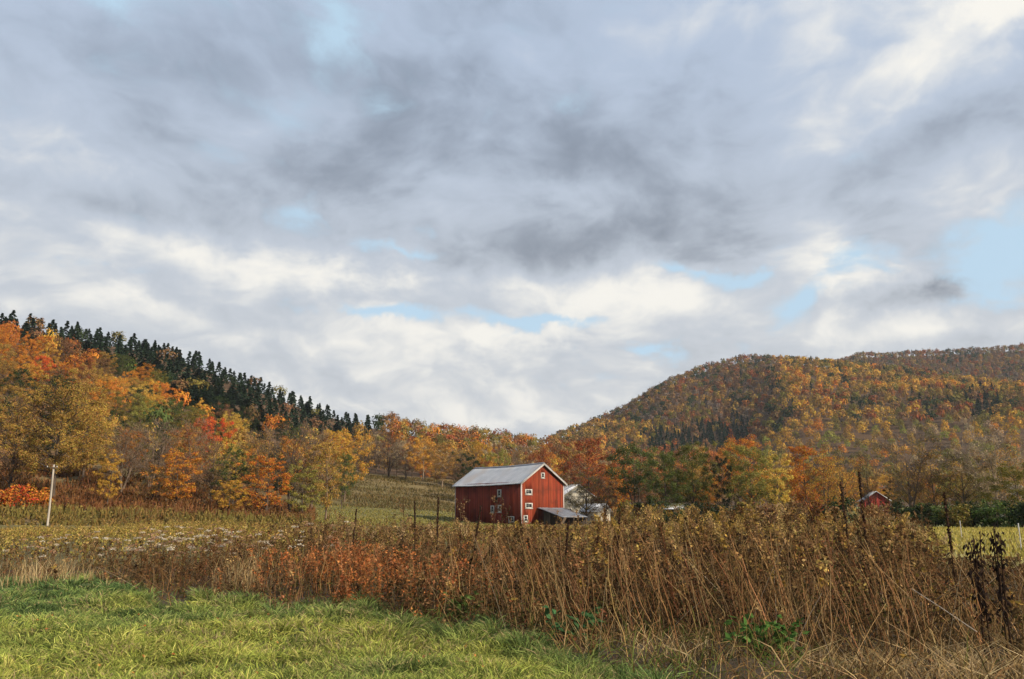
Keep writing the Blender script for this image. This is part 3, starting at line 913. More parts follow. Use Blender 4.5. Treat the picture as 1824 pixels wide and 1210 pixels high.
def mk_bush(seed, n=1800, size=.24):
    g = np.random.default_rng(seed); tb = Buf(); b = Buf(); ends = []
    for i in range(12):
        a = g.uniform(0, 6.28); e = np.array([math.cos(a) * g.uniform(.3, 1.3), math.sin(a) * g.uniform(.3, 1.3), g.uniform(.6, 2.1)])
        tb.tube(bez(np.array([0, 0, -.2]) + e * [.15, .15, 0], e * [.4, .4, .7], e, 5), np.linspace(.05, .012, 5), 4)
        for j in range(3): ends.append(e + g.normal(0, .3, 3))
        ends.append(e * [1, 1, .45])
    leaf_cloud(b, np.array(ends), g, n, .55, size)
    return tb.build('trunk', M_bark, link=False), b.build('crown', M_leaf, link=False)


MODELS = {
    'big': [mk_maple(131, Rr=5.4, lo=.20, n=26000, size=.18, nl=24, rad=1.15)],
    'maple': [mk_maple(100 + i, Rr=5.0 + .35 * (i % 3), lo=.16 + .04 * (i % 3)) for i in range(6)],
    'fine': [mk_maple(140 + i, Rr=4.2, lo=.12, n=9000, size=.25, nl=19, rad=.95) for i in range(3)],
    'tall': [mk_maple(160 + i, Rr=4.6, lo=.36, n=8000, size=.27, nl=16, rad=1.1, fork=True) for i in range(3)],
    'bare': [mk_bare(200 + i) for i in range(4)],
    'half': [mk_bare(220 + i, n=3800, size=.26, twigs=1900, lo=.2, fork=(i == 1)) for i in range(4)],
    'conifer': [mk_conifer(240 + i, Rr=2.7 + .3 * i) for i in range(4)],
    'bush': [mk_bush(260 + i) for i in range(4)],
}
REF_H = {'big': 15.5, 'maple': 15.5, 'fine': 15.5, 'tall': 15.5, 'bare': 16., 'half': 16., 'conifer': 15., 'bush': 2.6}
REF_W = {'big': 11.8, 'maple': 11.5, 'fine': 9.6, 'tall': 10.5, 'bare': 10.2, 'half': 10.2, 'conifer': 6.2, 'bush': 3.4}
PAL = {'gold': (.50, .28, .05), 'yellow': (.50, .33, .07), 'orange': (.50, .20, .035), 'deep_orange': (.46, .165, .03), 'red': (.50, .10, .028),
       'rust': (.25, .085, .03), 'olive': (.165, .135, .035), 'yellowgreen': (.23, .22, .05), 'green': (.075, .10, .03), 'darkgreen': (.034, .050, .022),
       'needle': (.024, .040, .024), 'brown': (.19, .105, .05), 'greybrown': (.17, .125, .095), 'ochre': (.31, .185, .05), 'tan': (.34, .25, .145)}
BARK = {'dark': (.08, .06, .045), 'grey': (.135, .098, .068), 'pale': (.23, .175, .12)}
TREE_N = [0]


def plant_tree(name, label, kind, x, y, h, w, color, g, bark='dark', group=None, cat='tree', z=None, var=None):
    """thing > trunk, crown (and twigs); copies share their meshes"""
    ms = MODELS[kind]; m = ms[int(g.integers(len(ms))) if var is None else var % len(ms)]
    root = empty(name, (float(x), float(y), float(ground(x, y)) if z is None else z), float(g.uniform(0, 6.28)))
    sh = h / REF_H[kind]; sw = w / REF_W[kind]
    root.scale = (sw, sw, sh)
    tag(root, label, cat, group)
    c = np.array(PAL[color] if isinstance(color, str) else color) * g.uniform(.85, 1.15) * np.array([1, g.uniform(.92, 1.08), 1])
    for me, nm in zip(m, ('trunk', 'crown', 'twigs')):
        o = bpy.data.objects.new(nm, me); col.objects.link(o); o.parent = root
        if nm == 'crown': o.color = (*c, 1)
        else: o.color = (*BARK[bark], 1)
        if nm == 'twigs': o.color = (*(np.array(BARK[bark]) * 1.2), 1)
    TREE_N[0] += 1
    return root


def px_tree(name, label, kind, u, r, vtop, wpx, color, bark='dark', group=None, cat='tree', var=None, seed=None):
    g = np.random.default_rng(int(u * 7 + r) if seed is None else seed)
    x, y = xy_at(u, r); z = float(ground(x, y))
    h = EYE + slope_at(u, vtop) * r - z
    return plant_tree(name, label, kind, x, y, max(h, 1.), wpx * r / FPX, color, g, bark, group, cat, z, var)


# --- trees at the foot of the left bank and round the pasture, as they stand in the photograph
ROW = 'trees along the foot of the left hill'
for a in [
    ('half_bare_tree', 'dark brown half bare tree at the far left edge', 'half', 12, 142, 690, 105, 'brown', 'dark'),
    ('maple_tree', 'big golden olive maple behind the utility pole', 'big', 92, 138, 676, 150, 'ochre', 'dark'),
    ('maple_tree', 'yellow maple filling the gap behind the big golden maple', 'maple', 142, 158, 716, 90, 'yellow', 'dark'),
    ('red_shrub_tree', 'low scarlet orange shrub under the leftmost trees', 'bush', 24, 128, 862, 62, (.46, .14, .03), 'dark'),
    ('red_shrub_tree', 'small golden orange shrub under the big golden maple', 'bush', 64, 130, 866, 50, 'orange', 'dark'),
    ('slender_tree', 'slender orange gold sapling right of the utility pole', 'fine', 188, 136, 806, 42, 'gold', 'dark'),
    ('bare_tree', 'leafless grey brown tree behind the slender gold sapling', 'bare', 214, 150, 752, 90, 'brown', 'grey'),
    ('bare_tree', 'leafless grey tree with dense upright twigs on the bank', 'bare', 262, 154, 742, 95, 'greybrown', 'grey'),
    ('orange_tree', 'orange gold maple with low spreading boughs on the bank', 'fine', 312, 137, 800, 82, 'orange', 'dark'),
    ('half_bare_tree', 'rusty half bare tree above the low orange maple', 'half', 326, 158, 742, 92, 'rust', 'grey'),
    ('half_bare_tree', 'thin golden half bare tree left of the low orange maple', 'half', 272, 140, 822, 60, 'ochre', 'dark'),
    ('half_bare_tree', 'brown half bare tree left of the dark green tree', 'half', 374, 148, 770, 80, 'brown', 'grey'),
    ('green_tree', 'dark green tree standing among the orange ones', 'fine', 414, 142, 790, 66, 'green', 'dark'),
    ('orange_tree', 'small golden tree below the dark green tree', 'fine', 408, 136, 850, 58, 'gold', 'dark'),
    ('half_bare_tree', 'tawny half bare tree behind the bright orange maple', 'half', 452, 156, 762, 80, 'ochre', 'grey'),
    ('orange_tree', 'bright orange maple left of the bare branching tree', 'fine', 474, 138, 804, 80, 'deep_orange', 'dark'),
    ('bare_tree', 'bare branching tree with visible limbs above the yellow green tree', 'bare', 516, 146, 748, 88, 'ochre', 'dark'),
    ('yellowgreen_tree', 'yellow green tree under the bare branching tree', 'fine', 540, 140, 826, 66, 'yellowgreen', 'dark'),
    ('willow_tree', 'golden brown bushy tree at the left edge of the pasture', 'fine', 580, 143, 778, 78, 'ochre', 'grey'),
    ('half_bare_tree', 'tall tawny tree behind the golden brown bushy tree', 'half', 556, 165, 752, 86, 'brown', 'grey'),
    ('orange_tree', 'soft orange tree above the round dark green tree', 'maple', 612, 205, 762, 78, 'gold', 'grey'),
    ('green_tree', 'round dark green tree at the upper left pasture edge', 'maple', 608, 190, 808, 42, 'green', 'dark'),
    ('bare_tree', 'brown leafless tree at the back left of the pasture', 'bare', 655, 292, 772, 56, 'brown', 'dark'),
    ('bare_tree', 'dark brown leafless tree at the middle back of the pasture', 'bare', 690, 296, 776, 62, 'rust', 'dark'),
    ('half_bare_tree', 'tawny half bare tree behind the pasture crest', 'half', 722, 290, 780, 56, 'tan', 'grey'),
    ('orange_tree', 'pale orange tree at the pasture crest', 'maple', 752, 284, 778, 58, 'gold', 'pale'),
    ('orange_tree', 'tawny orange tree between the pasture and the barn roof', 'maple', 786, 268, 786, 60, 'ochre', 'pale'),
    ('pine_tree', 'dark pine rising behind the left end of the barn roof', 'fine', 833, 228, 800, 44, 'darkgreen', 'dark'),
    ('yellowgreen_tree', 'round yellow green tree just above the barn ridge', 'maple', 888, 236, 800, 50, 'yellowgreen', 'dark'),
    ('bare_tree', 'mauve brown leafless tree behind the barn ridge', 'bare', 926, 262, 790, 54, 'greybrown', 'grey'),
    ('orange_tree', 'tawny tree behind the middle of the barn roof', 'maple', 858, 272, 784, 50, 'gold', 'grey'),
    ('orange_tree', 'orange brown tree above the barn gable peak', 'maple', 966, 248, 792, 56, 'rust', 'grey'),
    ('orange_tree', 'tall orange brown tree right of the barn gable', 'maple', 1046, 196, 776, 96, 'rust', 'dark'),
    ('orange_tree', 'bright orange tree behind the white outbuilding', 'fine', 1098, 186, 828, 56, 'orange', 'dark'),
    ('half_bare_tree', 'low brown spreading tree in front of the cream farmhouse', 'half', 1044, 168, 834, 84, 'olive', 'dark'),
    ('half_bare_tree', 'brown twiggy tree screening the white outbuilding', 'half', 1076, 160, 850, 52, 'brown', 'dark'),
    ('green_tree', 'tall green tree with forked leaning trunk right of the outbuilding', 'tall', 1134, 160, 792, 108, 'green', 'grey'),
    ('green_tree', 'dark green tree overhanging the open shed', 'maple', 1186, 150, 798, 84, (.085, .10, .03), 'dark'),
    ('yellowgreen_tree', 'olive green tree left of the narrow dark evergreen', 'maple', 1236, 152, 790, 88, (.12, .115, .032), 'dark'),
    ('conifer_tree', 'narrow dark evergreen standing in the middle of the tree row', 'fine', 1288, 150, 803, 40, (.022, .032, .018), 'dark'),
    ('yellowgreen_tree', 'broad yellow olive tree right of the narrow dark evergreen', 'maple', 1338, 152, 792, 92, (.175, .155, .04), 'dark'),
    ('orange_tree', 'orange maple rising behind the broad yellow olive tree', 'maple', 1318, 205, 780, 84, 'orange', 'dark'),
    ('yellowgreen_tree', 'yellow gold tree between the olive tree and the orange maples', 'fine', 1388, 158, 802, 56, 'yellow', 'dark'),
    ('orange_tree', 'bright orange maple in the right half of the tree row', 'maple', 1440, 176, 790, 92, 'deep_orange', 'dark'),
    ('half_bare_tree', 'golden half bare tree in front of the bright orange maple', 'half', 1472, 150, 800, 60, 'gold', 'dark'),
    ('half_bare_tree', 'thin golden half bare tree left of the small red barn', 'half', 1506, 146, 804, 56, 'gold', 'dark'),
    ('bare_tree', 'thin leafless tree in front of the small red barn', 'bare', 1548, 140, 800, 30, 'ochre', 'dark'),
    ('bare_tree', 'leafless tree with wide fan of limbs right of the small red barn', 'bare', 1622, 138, 766, 96, 'ochre', 'grey'),
    ('half_bare_tree', 'ochre half bare tree between the two fan shaped bare trees', 'half', 1668, 140, 798, 80, 'ochre', 'dark'),
    ('half_bare_tree', 'olive half bare tree above the dark hedge', 'half', 1722, 136, 804, 84, 'olive', 'dark'),
    ('bare_tree', 'tall pale leafless tree with wide fan near the right edge', 'bare', 1772, 134, 760, 110, 'tan', 'pale'),
    ('half_bare_tree', 'golden twiggy tree behind the tall pale leafless tree', 'half', 1790, 165, 790, 80, 'gold', 'pale'),
    ('olive_tree', 'low dark olive tree at the right edge of the photo', 'maple', 1815, 122, 826, 84, 'olive', 'dark'),
]:
    px_tree(*a, group=None)
PLACED = TREE_N[0]

# undergrowth shrubs below the right-hand trees and the dark hedge by the mown field
g = np.random.default_rng(77)
us = [1112, 1150, 1172, 1215, 1248, 1270, 1305, 1330, 1362, 1392, 1420, 1450, 1482, 1506, 1602, 1626]
SH = ['olive', 'darkgreen', 'darkgreen', 'green', 'darkgreen', 'darkgreen', 'darkgreen', 'olive', 'brown', 'olive', 'brown', 'rust', 'olive', 'darkgreen', 'darkgreen', 'green']  # dark leaf colours that also carry the shade under the tree row
for i, u in enumerate(us):
    px_tree('shrub', 'dark shrub below the row of trees right of the barn', 'bush', u, 124 + (i * 37 % 16), 888 + (i * 53 % 16), 46 + (i * 29 % 20), SH[i], group='shrubs under the tree row', cat='shrub')
for i, u in enumerate(range(1640, 1850, 22)):
    px_tree('hedge_shrub', 'dense dark shrub of the hedge behind the mown field', 'bush', u, 99 + (i % 3) * 2.5, 898 - (i * 7 % 19) + (i % 3) * 7, 38 + (i * 11 % 17), ['darkgreen', 'green', 'darkgreen', 'olive', 'darkgreen'][i % 5], group='hedge shrubs', cat='shrub')

# --- the woods on the hills
def hill_woods():
    g = np.random.default_rng(31)
    P = []
    def scatter(r0, r1, a0, a1, sp):
        n = int((a1 - a0) * (r1 * r1 - r0 * r0) / 2 / (sp * sp) * 3.2)
        r = np.sqrt(g.uniform(r0 * r0, r1 * r1, n)); a = g.uniform(a0, a1, n)
        pts = np.stack([np.sin(a) * r, np.cos(a) * r], 1)
        cell = {}; keep = []
        for p in pts:                                             # keep a spacing between stems
            k = (int(p[0] // sp), int(p[1] // sp)); ok = True
            for i in (-1, 0, 1):
                for j in (-1, 0, 1):
                    for q in cell.get((k[0] + i, k[1] + j), ()):
                        if (p[0] - q[0]) ** 2 + (p[1] - q[1]) ** 2 < sp * sp * .72: ok = False; break
            if ok: cell.setdefault(k, []).append(p); keep.append(p)
        return np.array(keep)
    left = scatter(158, 640, R(-34), R(14), 6.9)
    lu = u_of(left[:, 0], left[:, 1]); lr = np.hypot(left[:, 0], left[:, 1])
    lo = ramp(lu, [(-300, 158), (440, 162), (520, 178), (585, 215), (600, 296), (800, 292), (830, 262), (960, 232), (1010, 215), (1200, 225), (1824, 240)])
    thr = ramp(lu, [(-100, 365), (60, 360), (130, 330), (300, 300), (450, 320), (620, 380), (660, 600), (1900, 9999)])
    thr = thr - 12 + 60 * (fbm(left[:, 0] / 35., left[:, 1] / 35.) - .5)
    left = left[(lr > lo) & ((lr < thr) | (g.random(len(left)) < .035))]
    right = scatter(330, 1480, R(2.5), R(34), 7.0)
    extra = scatter(250, 470, R(-34), R(-8), 4.1); eu = u_of(extra[:, 0], extra[:, 1]); er_ = np.hypot(extra[:, 0], extra[:, 1])
    extra = extra[er_ > -8 + 60 * (fbm(extra[:, 0] / 35., extra[:, 1] / 35.) - .5) + ramp(eu, [(-100, 365), (60, 360), (130, 330), (300, 300), (450, 320), (620, 380), (660, 600)])]
    e2 = scatter(640, 740, R(9.3), R(15.8), 6.5); e3 = scatter(690, 790, R(28.6), R(30.4), 6.5); extra = np.concatenate([extra, e2, e3])
    ru = u_of(right[:, 0], right[:, 1]); rr = np.hypot(right[:, 0], right[:, 1])
    mid = scatter(210, 640, R(12), R(33), 8.5)
    mu = u_of(mid[:, 0], mid[:, 1]); mid = mid[~((mu > 1515) & (mu < 1612) & (np.hypot(mid[:, 0], mid[:, 1]) < 236))]     # the small barn's yard
    right = right[rr > 640]
    P = np.concatenate([left, mid, right, extra]); side = np.concatenate([np.zeros(len(left)), np.full(len(mid), 2), np.ones(len(right)), np.full(len(extra), 3)])
    x, y = P.T; r = np.hypot(x, y); z = ground(x, y); u = u_of(x, y)
    h = g.uniform(9, 13, len(P)); h[side == 1] = g.uniform(7.5, 12, (side == 1).sum()); h[side == 2] *= .85
    h = np.where((side == 0) & (r < 200), h * .85, h); dv_ = np.where(side == 0, np.clip((r - (ramp(u, [(-100, 365), (60, 360), (130, 330), (300, 300), (450, 320), (620, 380), (660, 900)]) - 60)) / 60, 0, 1), 0); h = h * (1 - .22 * dv_)
    h = np.where(side == 3, h * g.uniform(.72, 1.12, len(h)), h)
    top = (z + h - EYE) / r; base = (z - EYE) / r
    # what the nearer wood leaves visible of each tree, direction by direction
    order = np.argsort(r); hor = np.full(4000, -1.0); vis = np.zeros(len(P))
    w = h * .62
    for i in order:
        a0 = int((math.atan2(x[i] - w[i] * .35, y[i]) + .75) / 1.5 * 4000); a1 = max(a0 + 1, int((math.atan2(x[i] + w[i] * .35, y[i]) + .75) / 1.5 * 4000))
        seg = hor[max(a0, 0):a1]
        if len(seg) == 0: continue
        vis[i] = np.clip((top[i] - np.maximum(seg, base[i])), 0, None).mean() * FPX
        hor[max(a0, 0):a1] = np.maximum(seg, top[i] - .12 * h[i] / r[i])
    inside = (u > -60) & (u < 1884)
    vt = 605 - np.array([FPX * math.tan(math.atan(t) - PITCH) for t in top])
    seen = inside & (vis > np.where(side == 1, 1.2, 4.0))
    size = vis * (w / r) * FPX * seen
    size[side == 1] *= .02
    rank = np.argsort(-size)
    n_ind = 300 - PLACED
    ind = set(int(k) for k in rank[:n_ind] if size[k] > 0)
    return x, y, z, h, w, u, vt, r, side, seen, ind, vis
HX, HY, HZ, HH, HW, HU, HV, HR, HS, SEEN, IND, VIS = hill_woods()

RIDGE = [(-100, 548), (0, 545), (100, 546), (200, 572), (300, 606), (400, 640), (500, 675), (600, 706), (640, 726), (740, 745), (1000, 762), (1200, 795), (1900, 795)]


def species(i, g):
    """kind of tree and leaf colour from where it stands"""
    u, v, r, s = HU[i], HV[i], HR[i], HS[i]
    n = float(fbm(HX[i] / 45., HY[i] / 45.)); q = g.random()
    if s == 0:
        dv = v - float(ramp(u, RIDGE))
        band = float(ramp(u, [(-100, 30), (60, 34), (120, 66), (300, 95), (450, 85), (600, 60), (660, 30), (700, 0), (1200, 0)]))
        if dv < band * (.8 + .5 * n) and q < .86: return ('conifer', 'needle') if q < .66 else ('maple', ['darkgreen', 'brown', 'darkgreen', 'olive'][int(g.integers(4))])
        if u < 640 and q < .25: return 'conifer', 'needle'
        if u < 180 and dv < 140:
            return 'maple', ['rust', 'deep_orange', 'ochre', 'brown', 'orange', 'gold'][int(g.integers(6))]
        if u < 640:
            return 'maple', ['gold', 'gold', 'orange', 'ochre', 'olive', 'darkgreen', 'ochre', 'deep_orange', 'olive', 'darkgreen', 'yellow', 'yellowgreen', 'darkgreen', 'green'][int(g.integers(14))]
        if r < 360 and u < 1000: return ('half', ['tan', 'brown', 'ochre', 'gold'][int(g.integers(4))]) if q < .5 else ('maple', ['ochre', 'gold', 'tan', 'brown', 'orange', 'rust'][int(g.integers(6))])
        return 'maple', ['orange', 'rust', 'ochre', 'rust', 'deep_orange', 'brown', 'olive', 'ochre', 'brown', 'tan', 'olive'][int(g.integers(11))]
    if s == 3: return ('conifer', 'needle') if q < .93 or u > 700 else ('maple', ['brown', 'rust', 'olive', 'darkgreen'][int(g.integers(4))])
    if s == 2:
        if u > 1600 and q < .12: return 'half', 'tan'
        return 'maple', ['orange', 'gold', 'ochre', 'olive', 'gold', 'ochre', 'olive', 'yellowgreen'][int(g.integers(8))]
    if (1175 < u < 1330 and 762 < v < 790) or (1745 < u < 1795 and 735 < v < 785): 
        if q < .85: return 'conifer', 'needle'
    if u > 1700 and v > 750 and g.random() < .25: return 'maple', ['tan', 'greybrown', 'tan', 'gold'][int(g.integers(4))]
    c = ['ochre', 'brown', 'olive', 'ochre', 'gold', 'olive', 'orange', 'ochre', 'gold', 'darkgreen', 'ochre']
    if n > .55: c = ['brown', 'olive', 'ochre', 'brown', 'olive', 'darkgreen', 'ochre', 'rust']
    if n < .42: c = ['gold', 'ochre', 'orange', 'ochre', 'gold', 'olive']
    if (u < 1395 and v < 745) or r > 1140: c = ['brown', 'brown', 'olive', 'greybrown', 'ochre', 'brown', 'rust', 'darkgreen']  # duller browns put the left flank's shade into leaf colour; leafless stands too
    return ('conifer', 'needle') if q < .05 else ('maple', c[int(g.integers(len(c)))])


WORD = {'gold': 'golden', 'yellow': 'yellow', 'orange': 'orange', 'deep_orange': 'deep orange', 'red': 'scarlet', 'rust': 'rust red', 'olive': 'olive', 'yellowgreen': 'yellow green',
        'green': 'green', 'darkgreen': 'dark green', 'needle': 'dark', 'brown': 'brown', 'greybrown': 'grey brown', 'ochre': 'ochre', 'tan': 'pale tan'}
LAND = [(150, 'above the golden maple'), (235, 'above the gold sapling'), (295, 'above the leafless tree'), (370, 'above the low orange maple'),
        (440, 'above the green tree'), (500, 'above the bright orange maple'), (565, 'above the branching tree'), (640, 'above the bushy tree'),
        (720, 'behind the left pasture'), (810, 'behind the right pasture'), (880, 'behind the left barn roof'), (975, 'behind the right barn roof'),
        (1090, 'behind the farmhouse'), (1200, 'behind the forked tree'), (1300, 'behind the narrow evergreen'), (1400, 'behind the yellow olive tree'),
        (1500, 'behind the orange maple'), (1600, 'behind the small barn'), (1700, 'behind the fan shaped tree'), (9999, 'behind the pale leafless tree')]
gs = np.random.default_rng(5)
far_left, far_right, near_mid = Buf(), Buf(), None
TEMPL = []
for kq in range(9):                                           # light crowns for the mass of the woods
    gq = np.random.default_rng(900 + kq); bq = Buf()
    n = 250 if kq > 4 else 90; d = rand_unit(n, gq); d[:, 2] = np.where(d[:, 2] < -.35, -d[:, 2], d[:, 2])
    lump = 1 + .22 * np.sin(d[:, 0] * 5 + kq) * np.sin(d[:, 1] * 5 + 2 * kq) + .14 * np.sin(d[:, 2] * 7 + kq)
    rr_ = lump * gq.uniform(.72, 1.05, n)
    c = np.stack([d[:, 0] * rr_ * .5, d[:, 1] * rr_ * .5, .56 + d[:, 2] * rr_ * .42], 1)
    cards(bq, c, unit(d + rand_unit(n, gq) * .45 + [0, 0, .15]), gq.uniform(.08, .15, n) if kq > 4 else gq.uniform(.15, .27, n), gq)
    TEMPL.append(np.concatenate(bq.v))
CON_T = []
for kq in range(3):
    gq = np.random.default_rng(950 + kq); bq = Buf(); n = 120
    t = gq.random(n) ** .75; a = gq.uniform(0, 6.28, n); rad = (1 - t) * .32 * gq.uniform(.4, 1.05, n)
    c = np.stack([np.cos(a) * rad, np.sin(a) * rad, .08 + t * .92], 1)
    al = unit(np.stack([np.cos(a), np.sin(a), np.full(n, -.35)], 1))
    cards(bq, c, unit(np.cross(al, rand_unit(n, gq)) + [0, 0, .9]), gq.uniform(.11, .21, n), gq, None, .55, al)
    CON_T.append(np.concatenate(bq.v))
specials = {(45, 668): 'red', (355, 760): 'red', (1150, 790): 'red'}
for i in np.argsort(HR):
    if not SEEN[i]: continue
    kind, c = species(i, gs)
    for (su, sv), sc_ in list(specials.items()):
        if abs(HU[i] - su) < 14 and abs(HV[i] - sv) < 12 and HS[i] != 1: kind, c = 'maple', sc_; del specials[(su, sv)]; break
    if i in IND:
        w = HW[i] * (1.08 if kind != 'conifer' else gs.uniform(.95, 1.3))
        uu = HU[i]; zone = next(w_ for lim_, w_ in LAND if uu < lim_)
        hi = HV[i] - float(ramp(HU[i], RIDGE))
        part = ('at the ridge' if hi < 25 else 'below the ridge' if hi < 60 else 'in mid hill' if hi < 115 else 'low down') if uu < 640 else ('on the skyline' if hi < 12 and uu < 1010 else 'on the slope')
        kn = {'conifer': 'conifer', 'maple': 'maple', 'half': 'half bare tree'}[kind]
        if kind == 'conifer': lab, nm = 'dark conifer %s %s' % (part, zone), 'conifer_tree'
        elif c == 'red': lab, nm = 'scarlet tree standing out %s %s' % (part, zone), 'scarlet_tree'
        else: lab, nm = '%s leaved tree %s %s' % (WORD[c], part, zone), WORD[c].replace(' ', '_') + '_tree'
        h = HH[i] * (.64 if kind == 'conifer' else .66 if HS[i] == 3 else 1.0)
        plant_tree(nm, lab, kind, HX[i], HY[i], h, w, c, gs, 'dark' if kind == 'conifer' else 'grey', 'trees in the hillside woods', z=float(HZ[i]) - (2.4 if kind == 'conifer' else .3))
    else:
        T = CON_T[int(gs.integers(3))] if kind == 'conifer' else TEMPL[int(gs.integers(5)) if HS[i] == 1 else 5 + int(gs.integers(4))]
        an = gs.uniform(0, 6.28); ca, sa = math.cos(an), math.sin(an)
        V = T @ np.array([[ca, sa, 0], [-sa, ca, 0], [0, 0, 1]])
        hw = HW[i] * (gs.uniform(.85, 1.25) if kind != 'conifer' else 1.2)
        hh_ = HH[i] * (.72 if kind == 'conifer' and HU[i] < 800 else .68 if HS[i] == 3 and HU[i] < 800 else 1.02)
        V = V * [hw, hw, hh_] + [HX[i], HY[i], HZ[i] - (1.8 if kind == 'conifer' and HU[i] < 800 else .5)]
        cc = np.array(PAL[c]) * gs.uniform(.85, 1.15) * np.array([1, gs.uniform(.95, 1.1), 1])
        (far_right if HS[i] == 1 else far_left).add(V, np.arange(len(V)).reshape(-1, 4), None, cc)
o = far_right.build('forest', M_wood); tag(o, 'autumn forest covering the far hill on the right', 'forest', None, 'stuff')
if far_left.n: o = far_left.build('woods', M_wood); tag(o, 'mass of smaller autumn trees between the nearer hillside trees', 'woods', None, 'stuff')


# ------------------------------------------------------------------ brush on the left bank and tussocks in the pasture
def pal_pick(g, n, lst, jit=.25):
    a = np.array(lst, float)[g.integers(0, len(lst), n)]
    return a * g.uniform(1 - jit, 1 + jit, (n, 1))


def bank_brush():
    g = np.random.default_rng(61); b = Buf()
    n = 15000
    u = g.uniform(-40, 560, n); r = g.uniform(112, 172, n)
    x, y = xy_at(u, r); z = ground(x, y)
    cl = fbm(x / 5., y / 5.)
    k = cl > .36; x, y, z, cl, u, r = (q[k] for q in (x, y, z, cl, u, r)); n = len(x)
    hgt = g.uniform(.4, 1.5, n) * (.5 + cl) * np.where(r < 120, .6, 1)
    base = np.stack([x, y, z - .05], 1)
    tip = base + np.stack([g.normal(0, .3, n), g.normal(0, .3, n), hgt], 1)
    c = pal_pick(g, n, [(.17, .085, .035), (.20, .13, .05), (.13, .10, .04), (.25, .13, .05), (.10, .08, .03), (.22, .09, .04)])
    t = fbm(x / 12. + 4, y / 12.)[:, None]
    c = c * (1 - t) + t * np.where(r[:, None] < 128, np.array([.22, .19, .05]), np.array([.20, .085, .035]))
    blades(b, base, tip, g.normal(0, .12, (n, 3)), g.uniform(.12, .3, n), g, c * .7, c)
    m = 12000; kk = g.integers(0, n, m)
    p = base[kk] + (tip - base)[kk] * g.uniform(.3, 1.0, (m, 1)) + g.normal(0, .15, (m, 3))
    cards(b, p, rand_unit(m, g), g.uniform(.18, .42, m), g, c[kk] * g.uniform(.8, 1.3, (m, 1)))
    o = b.build('brush', M_weed); tag(o, 'rusty brown brush covering the bank below the left trees', 'brush', None, 'stuff')
bank_brush()


def pasture_grass():
    g = np.random.default_rng(62); b = Buf(); n = 32000
    u = g.uniform(520, 1010, n); r = g.uniform(196, 302, n)
    x, y = xy_at(u, r); z = ground(x, y)
    cl = fbm(x / 14. + 9, y / 6. + 2); k = cl > .36
    x, y, z, cl = (q[k] for q in (x, y, z, cl)); n = len(x)
    base = np.stack([x, y, z - .05], 1)
    tip = base + np.stack([g.normal(0, .2, n), g.normal(0, .2, n), g.uniform(.25, .9, n) * (.4 + cl)], 1)
    c = pal_pick(g, n, [(.15, .115, .042), (.12, .10, .034), (.20, .14, .06), (.09, .075, .027), (.24, .16, .065)])
    t = np.clip((fbm(x / 30., y / 8.) - .4) * 4, 0, 1)[:, None]
    c = c * (1 - .5 * t) + .5 * t * np.array([.10, .085, .03])
    blades(b, base, tip, g.normal(0, .08, (n, 3)), g.uniform(.08, .22, n), g, c * .75, c)
    n = 14000; u = g.uniform(540, 960, n); r = g.uniform(118, 200, n); x, y = xy_at(u, r)
    base = np.stack([x, y, ground(x, y) - .03], 1); tip = base + np.stack([g.normal(0, .1, n), g.normal(0, .1, n), g.uniform(.1, .34, n) * (.4 + fbm(x / 6., y / 6.))], 1)
    c = pal_pick(g, n, [(.26, .23, .06), (.22, .21, .055), (.30, .24, .08)])
    blades(b, base, tip, g.normal(0, .04, (n, 3)), g.uniform(.12, .25, n), g, c * .7, c)
    o = b.build('pasture_grass', M_weed); tag(o, 'rough olive and tan grass on the old pasture slope', 'grass', None, 'stuff')
pasture_grass()


# ------------------------------------------------------------------ the weed field in front
V_TOP = [(-200, 938), (0, 938), (200, 934), (330, 924), (450, 922), (600, 922), (790, 926), (880, 935), (1040, 934), (1080, 922), (1120, 912), (1200, 908), (1600, 910), (1650, 926), (1690, 992), (1824, 1002), (2200, 1000)]
V_TOP_NEAR = [(-200, 975), (0, 968), (150, 958), (300, 952), (450, 944), (560, 936), (700, 930), (880, 934), (1040, 932), (1090, 920), (1140, 911), (1600, 911), (1650, 930), (1690, 992), (1824, 1002), (2200, 1000)]


def weed_points(g, n, r0, r1, u0, u1):
    a0, a1 = float(az_of(u0)), float(az_of(u1))
    r = np.sqrt(g.uniform(r0 * r0, r1 * r1, n)); a = g.uniform(a0, a1, n)
    x = np.sin(a) * r; y = np.cos(a) * r
    return x, y, r, u_of(x, y)


def top_height(u, r, z):
    zt = EYE + slope_at(u, ramp(u, V_TOP)) * r
    zn = EYE + slope_at(u, ramp(u, V_TOP_NEAR)) * r
    t = np.clip((r - 24) / 8, 0, 1)
    return np.clip(zt * t + zn * (1 - t) - z, .35, 2.0)


def stalk_set(b, g, x, y, h, lean, w0, cols, m=4, droop=0.0):
    n = len(x); z = ground(x, y)
    P = np.zeros((n, m, 3)); f = np.linspace(0, 1, m)
    for k in range(m):
        P[:, k, 0] = x + lean[:, 0] * h * f[k] ** 1.3; P[:, k, 1] = y + lean[:, 1] * h * f[k] ** 1.3
        P[:, k, 2] = z - .03 + h * f[k] * np.sqrt(np.clip(1 - (lean ** 2).sum(1) * .5, .3, 1))
    P[:, 1:-1] += g.normal(0, .030, (n, m - 2, 3)); bw = g.normal(0, .055, (n, 2)) * h[:, None]
    for k in range(1, m - 1): P[:, k, :2] += bw * math.sin(math.pi * f[k])
    w = np.broadcast_to(w0, n)[:, None] * np.linspace(1, .45, m)[None]
    ribs(b, P, w, g, cols)
    return P


def along(P, t):
    """points at parameter t (n,) on polylines P"""
    m = P.shape[1] - 1; s = np.clip(t * m, 0, m - 1e-4); k = s.astype(int); f = (s - k)[:, None]
    i = np.arange(len(P)); return P[i, k] * (1 - f) + P[i, k + 1] * f


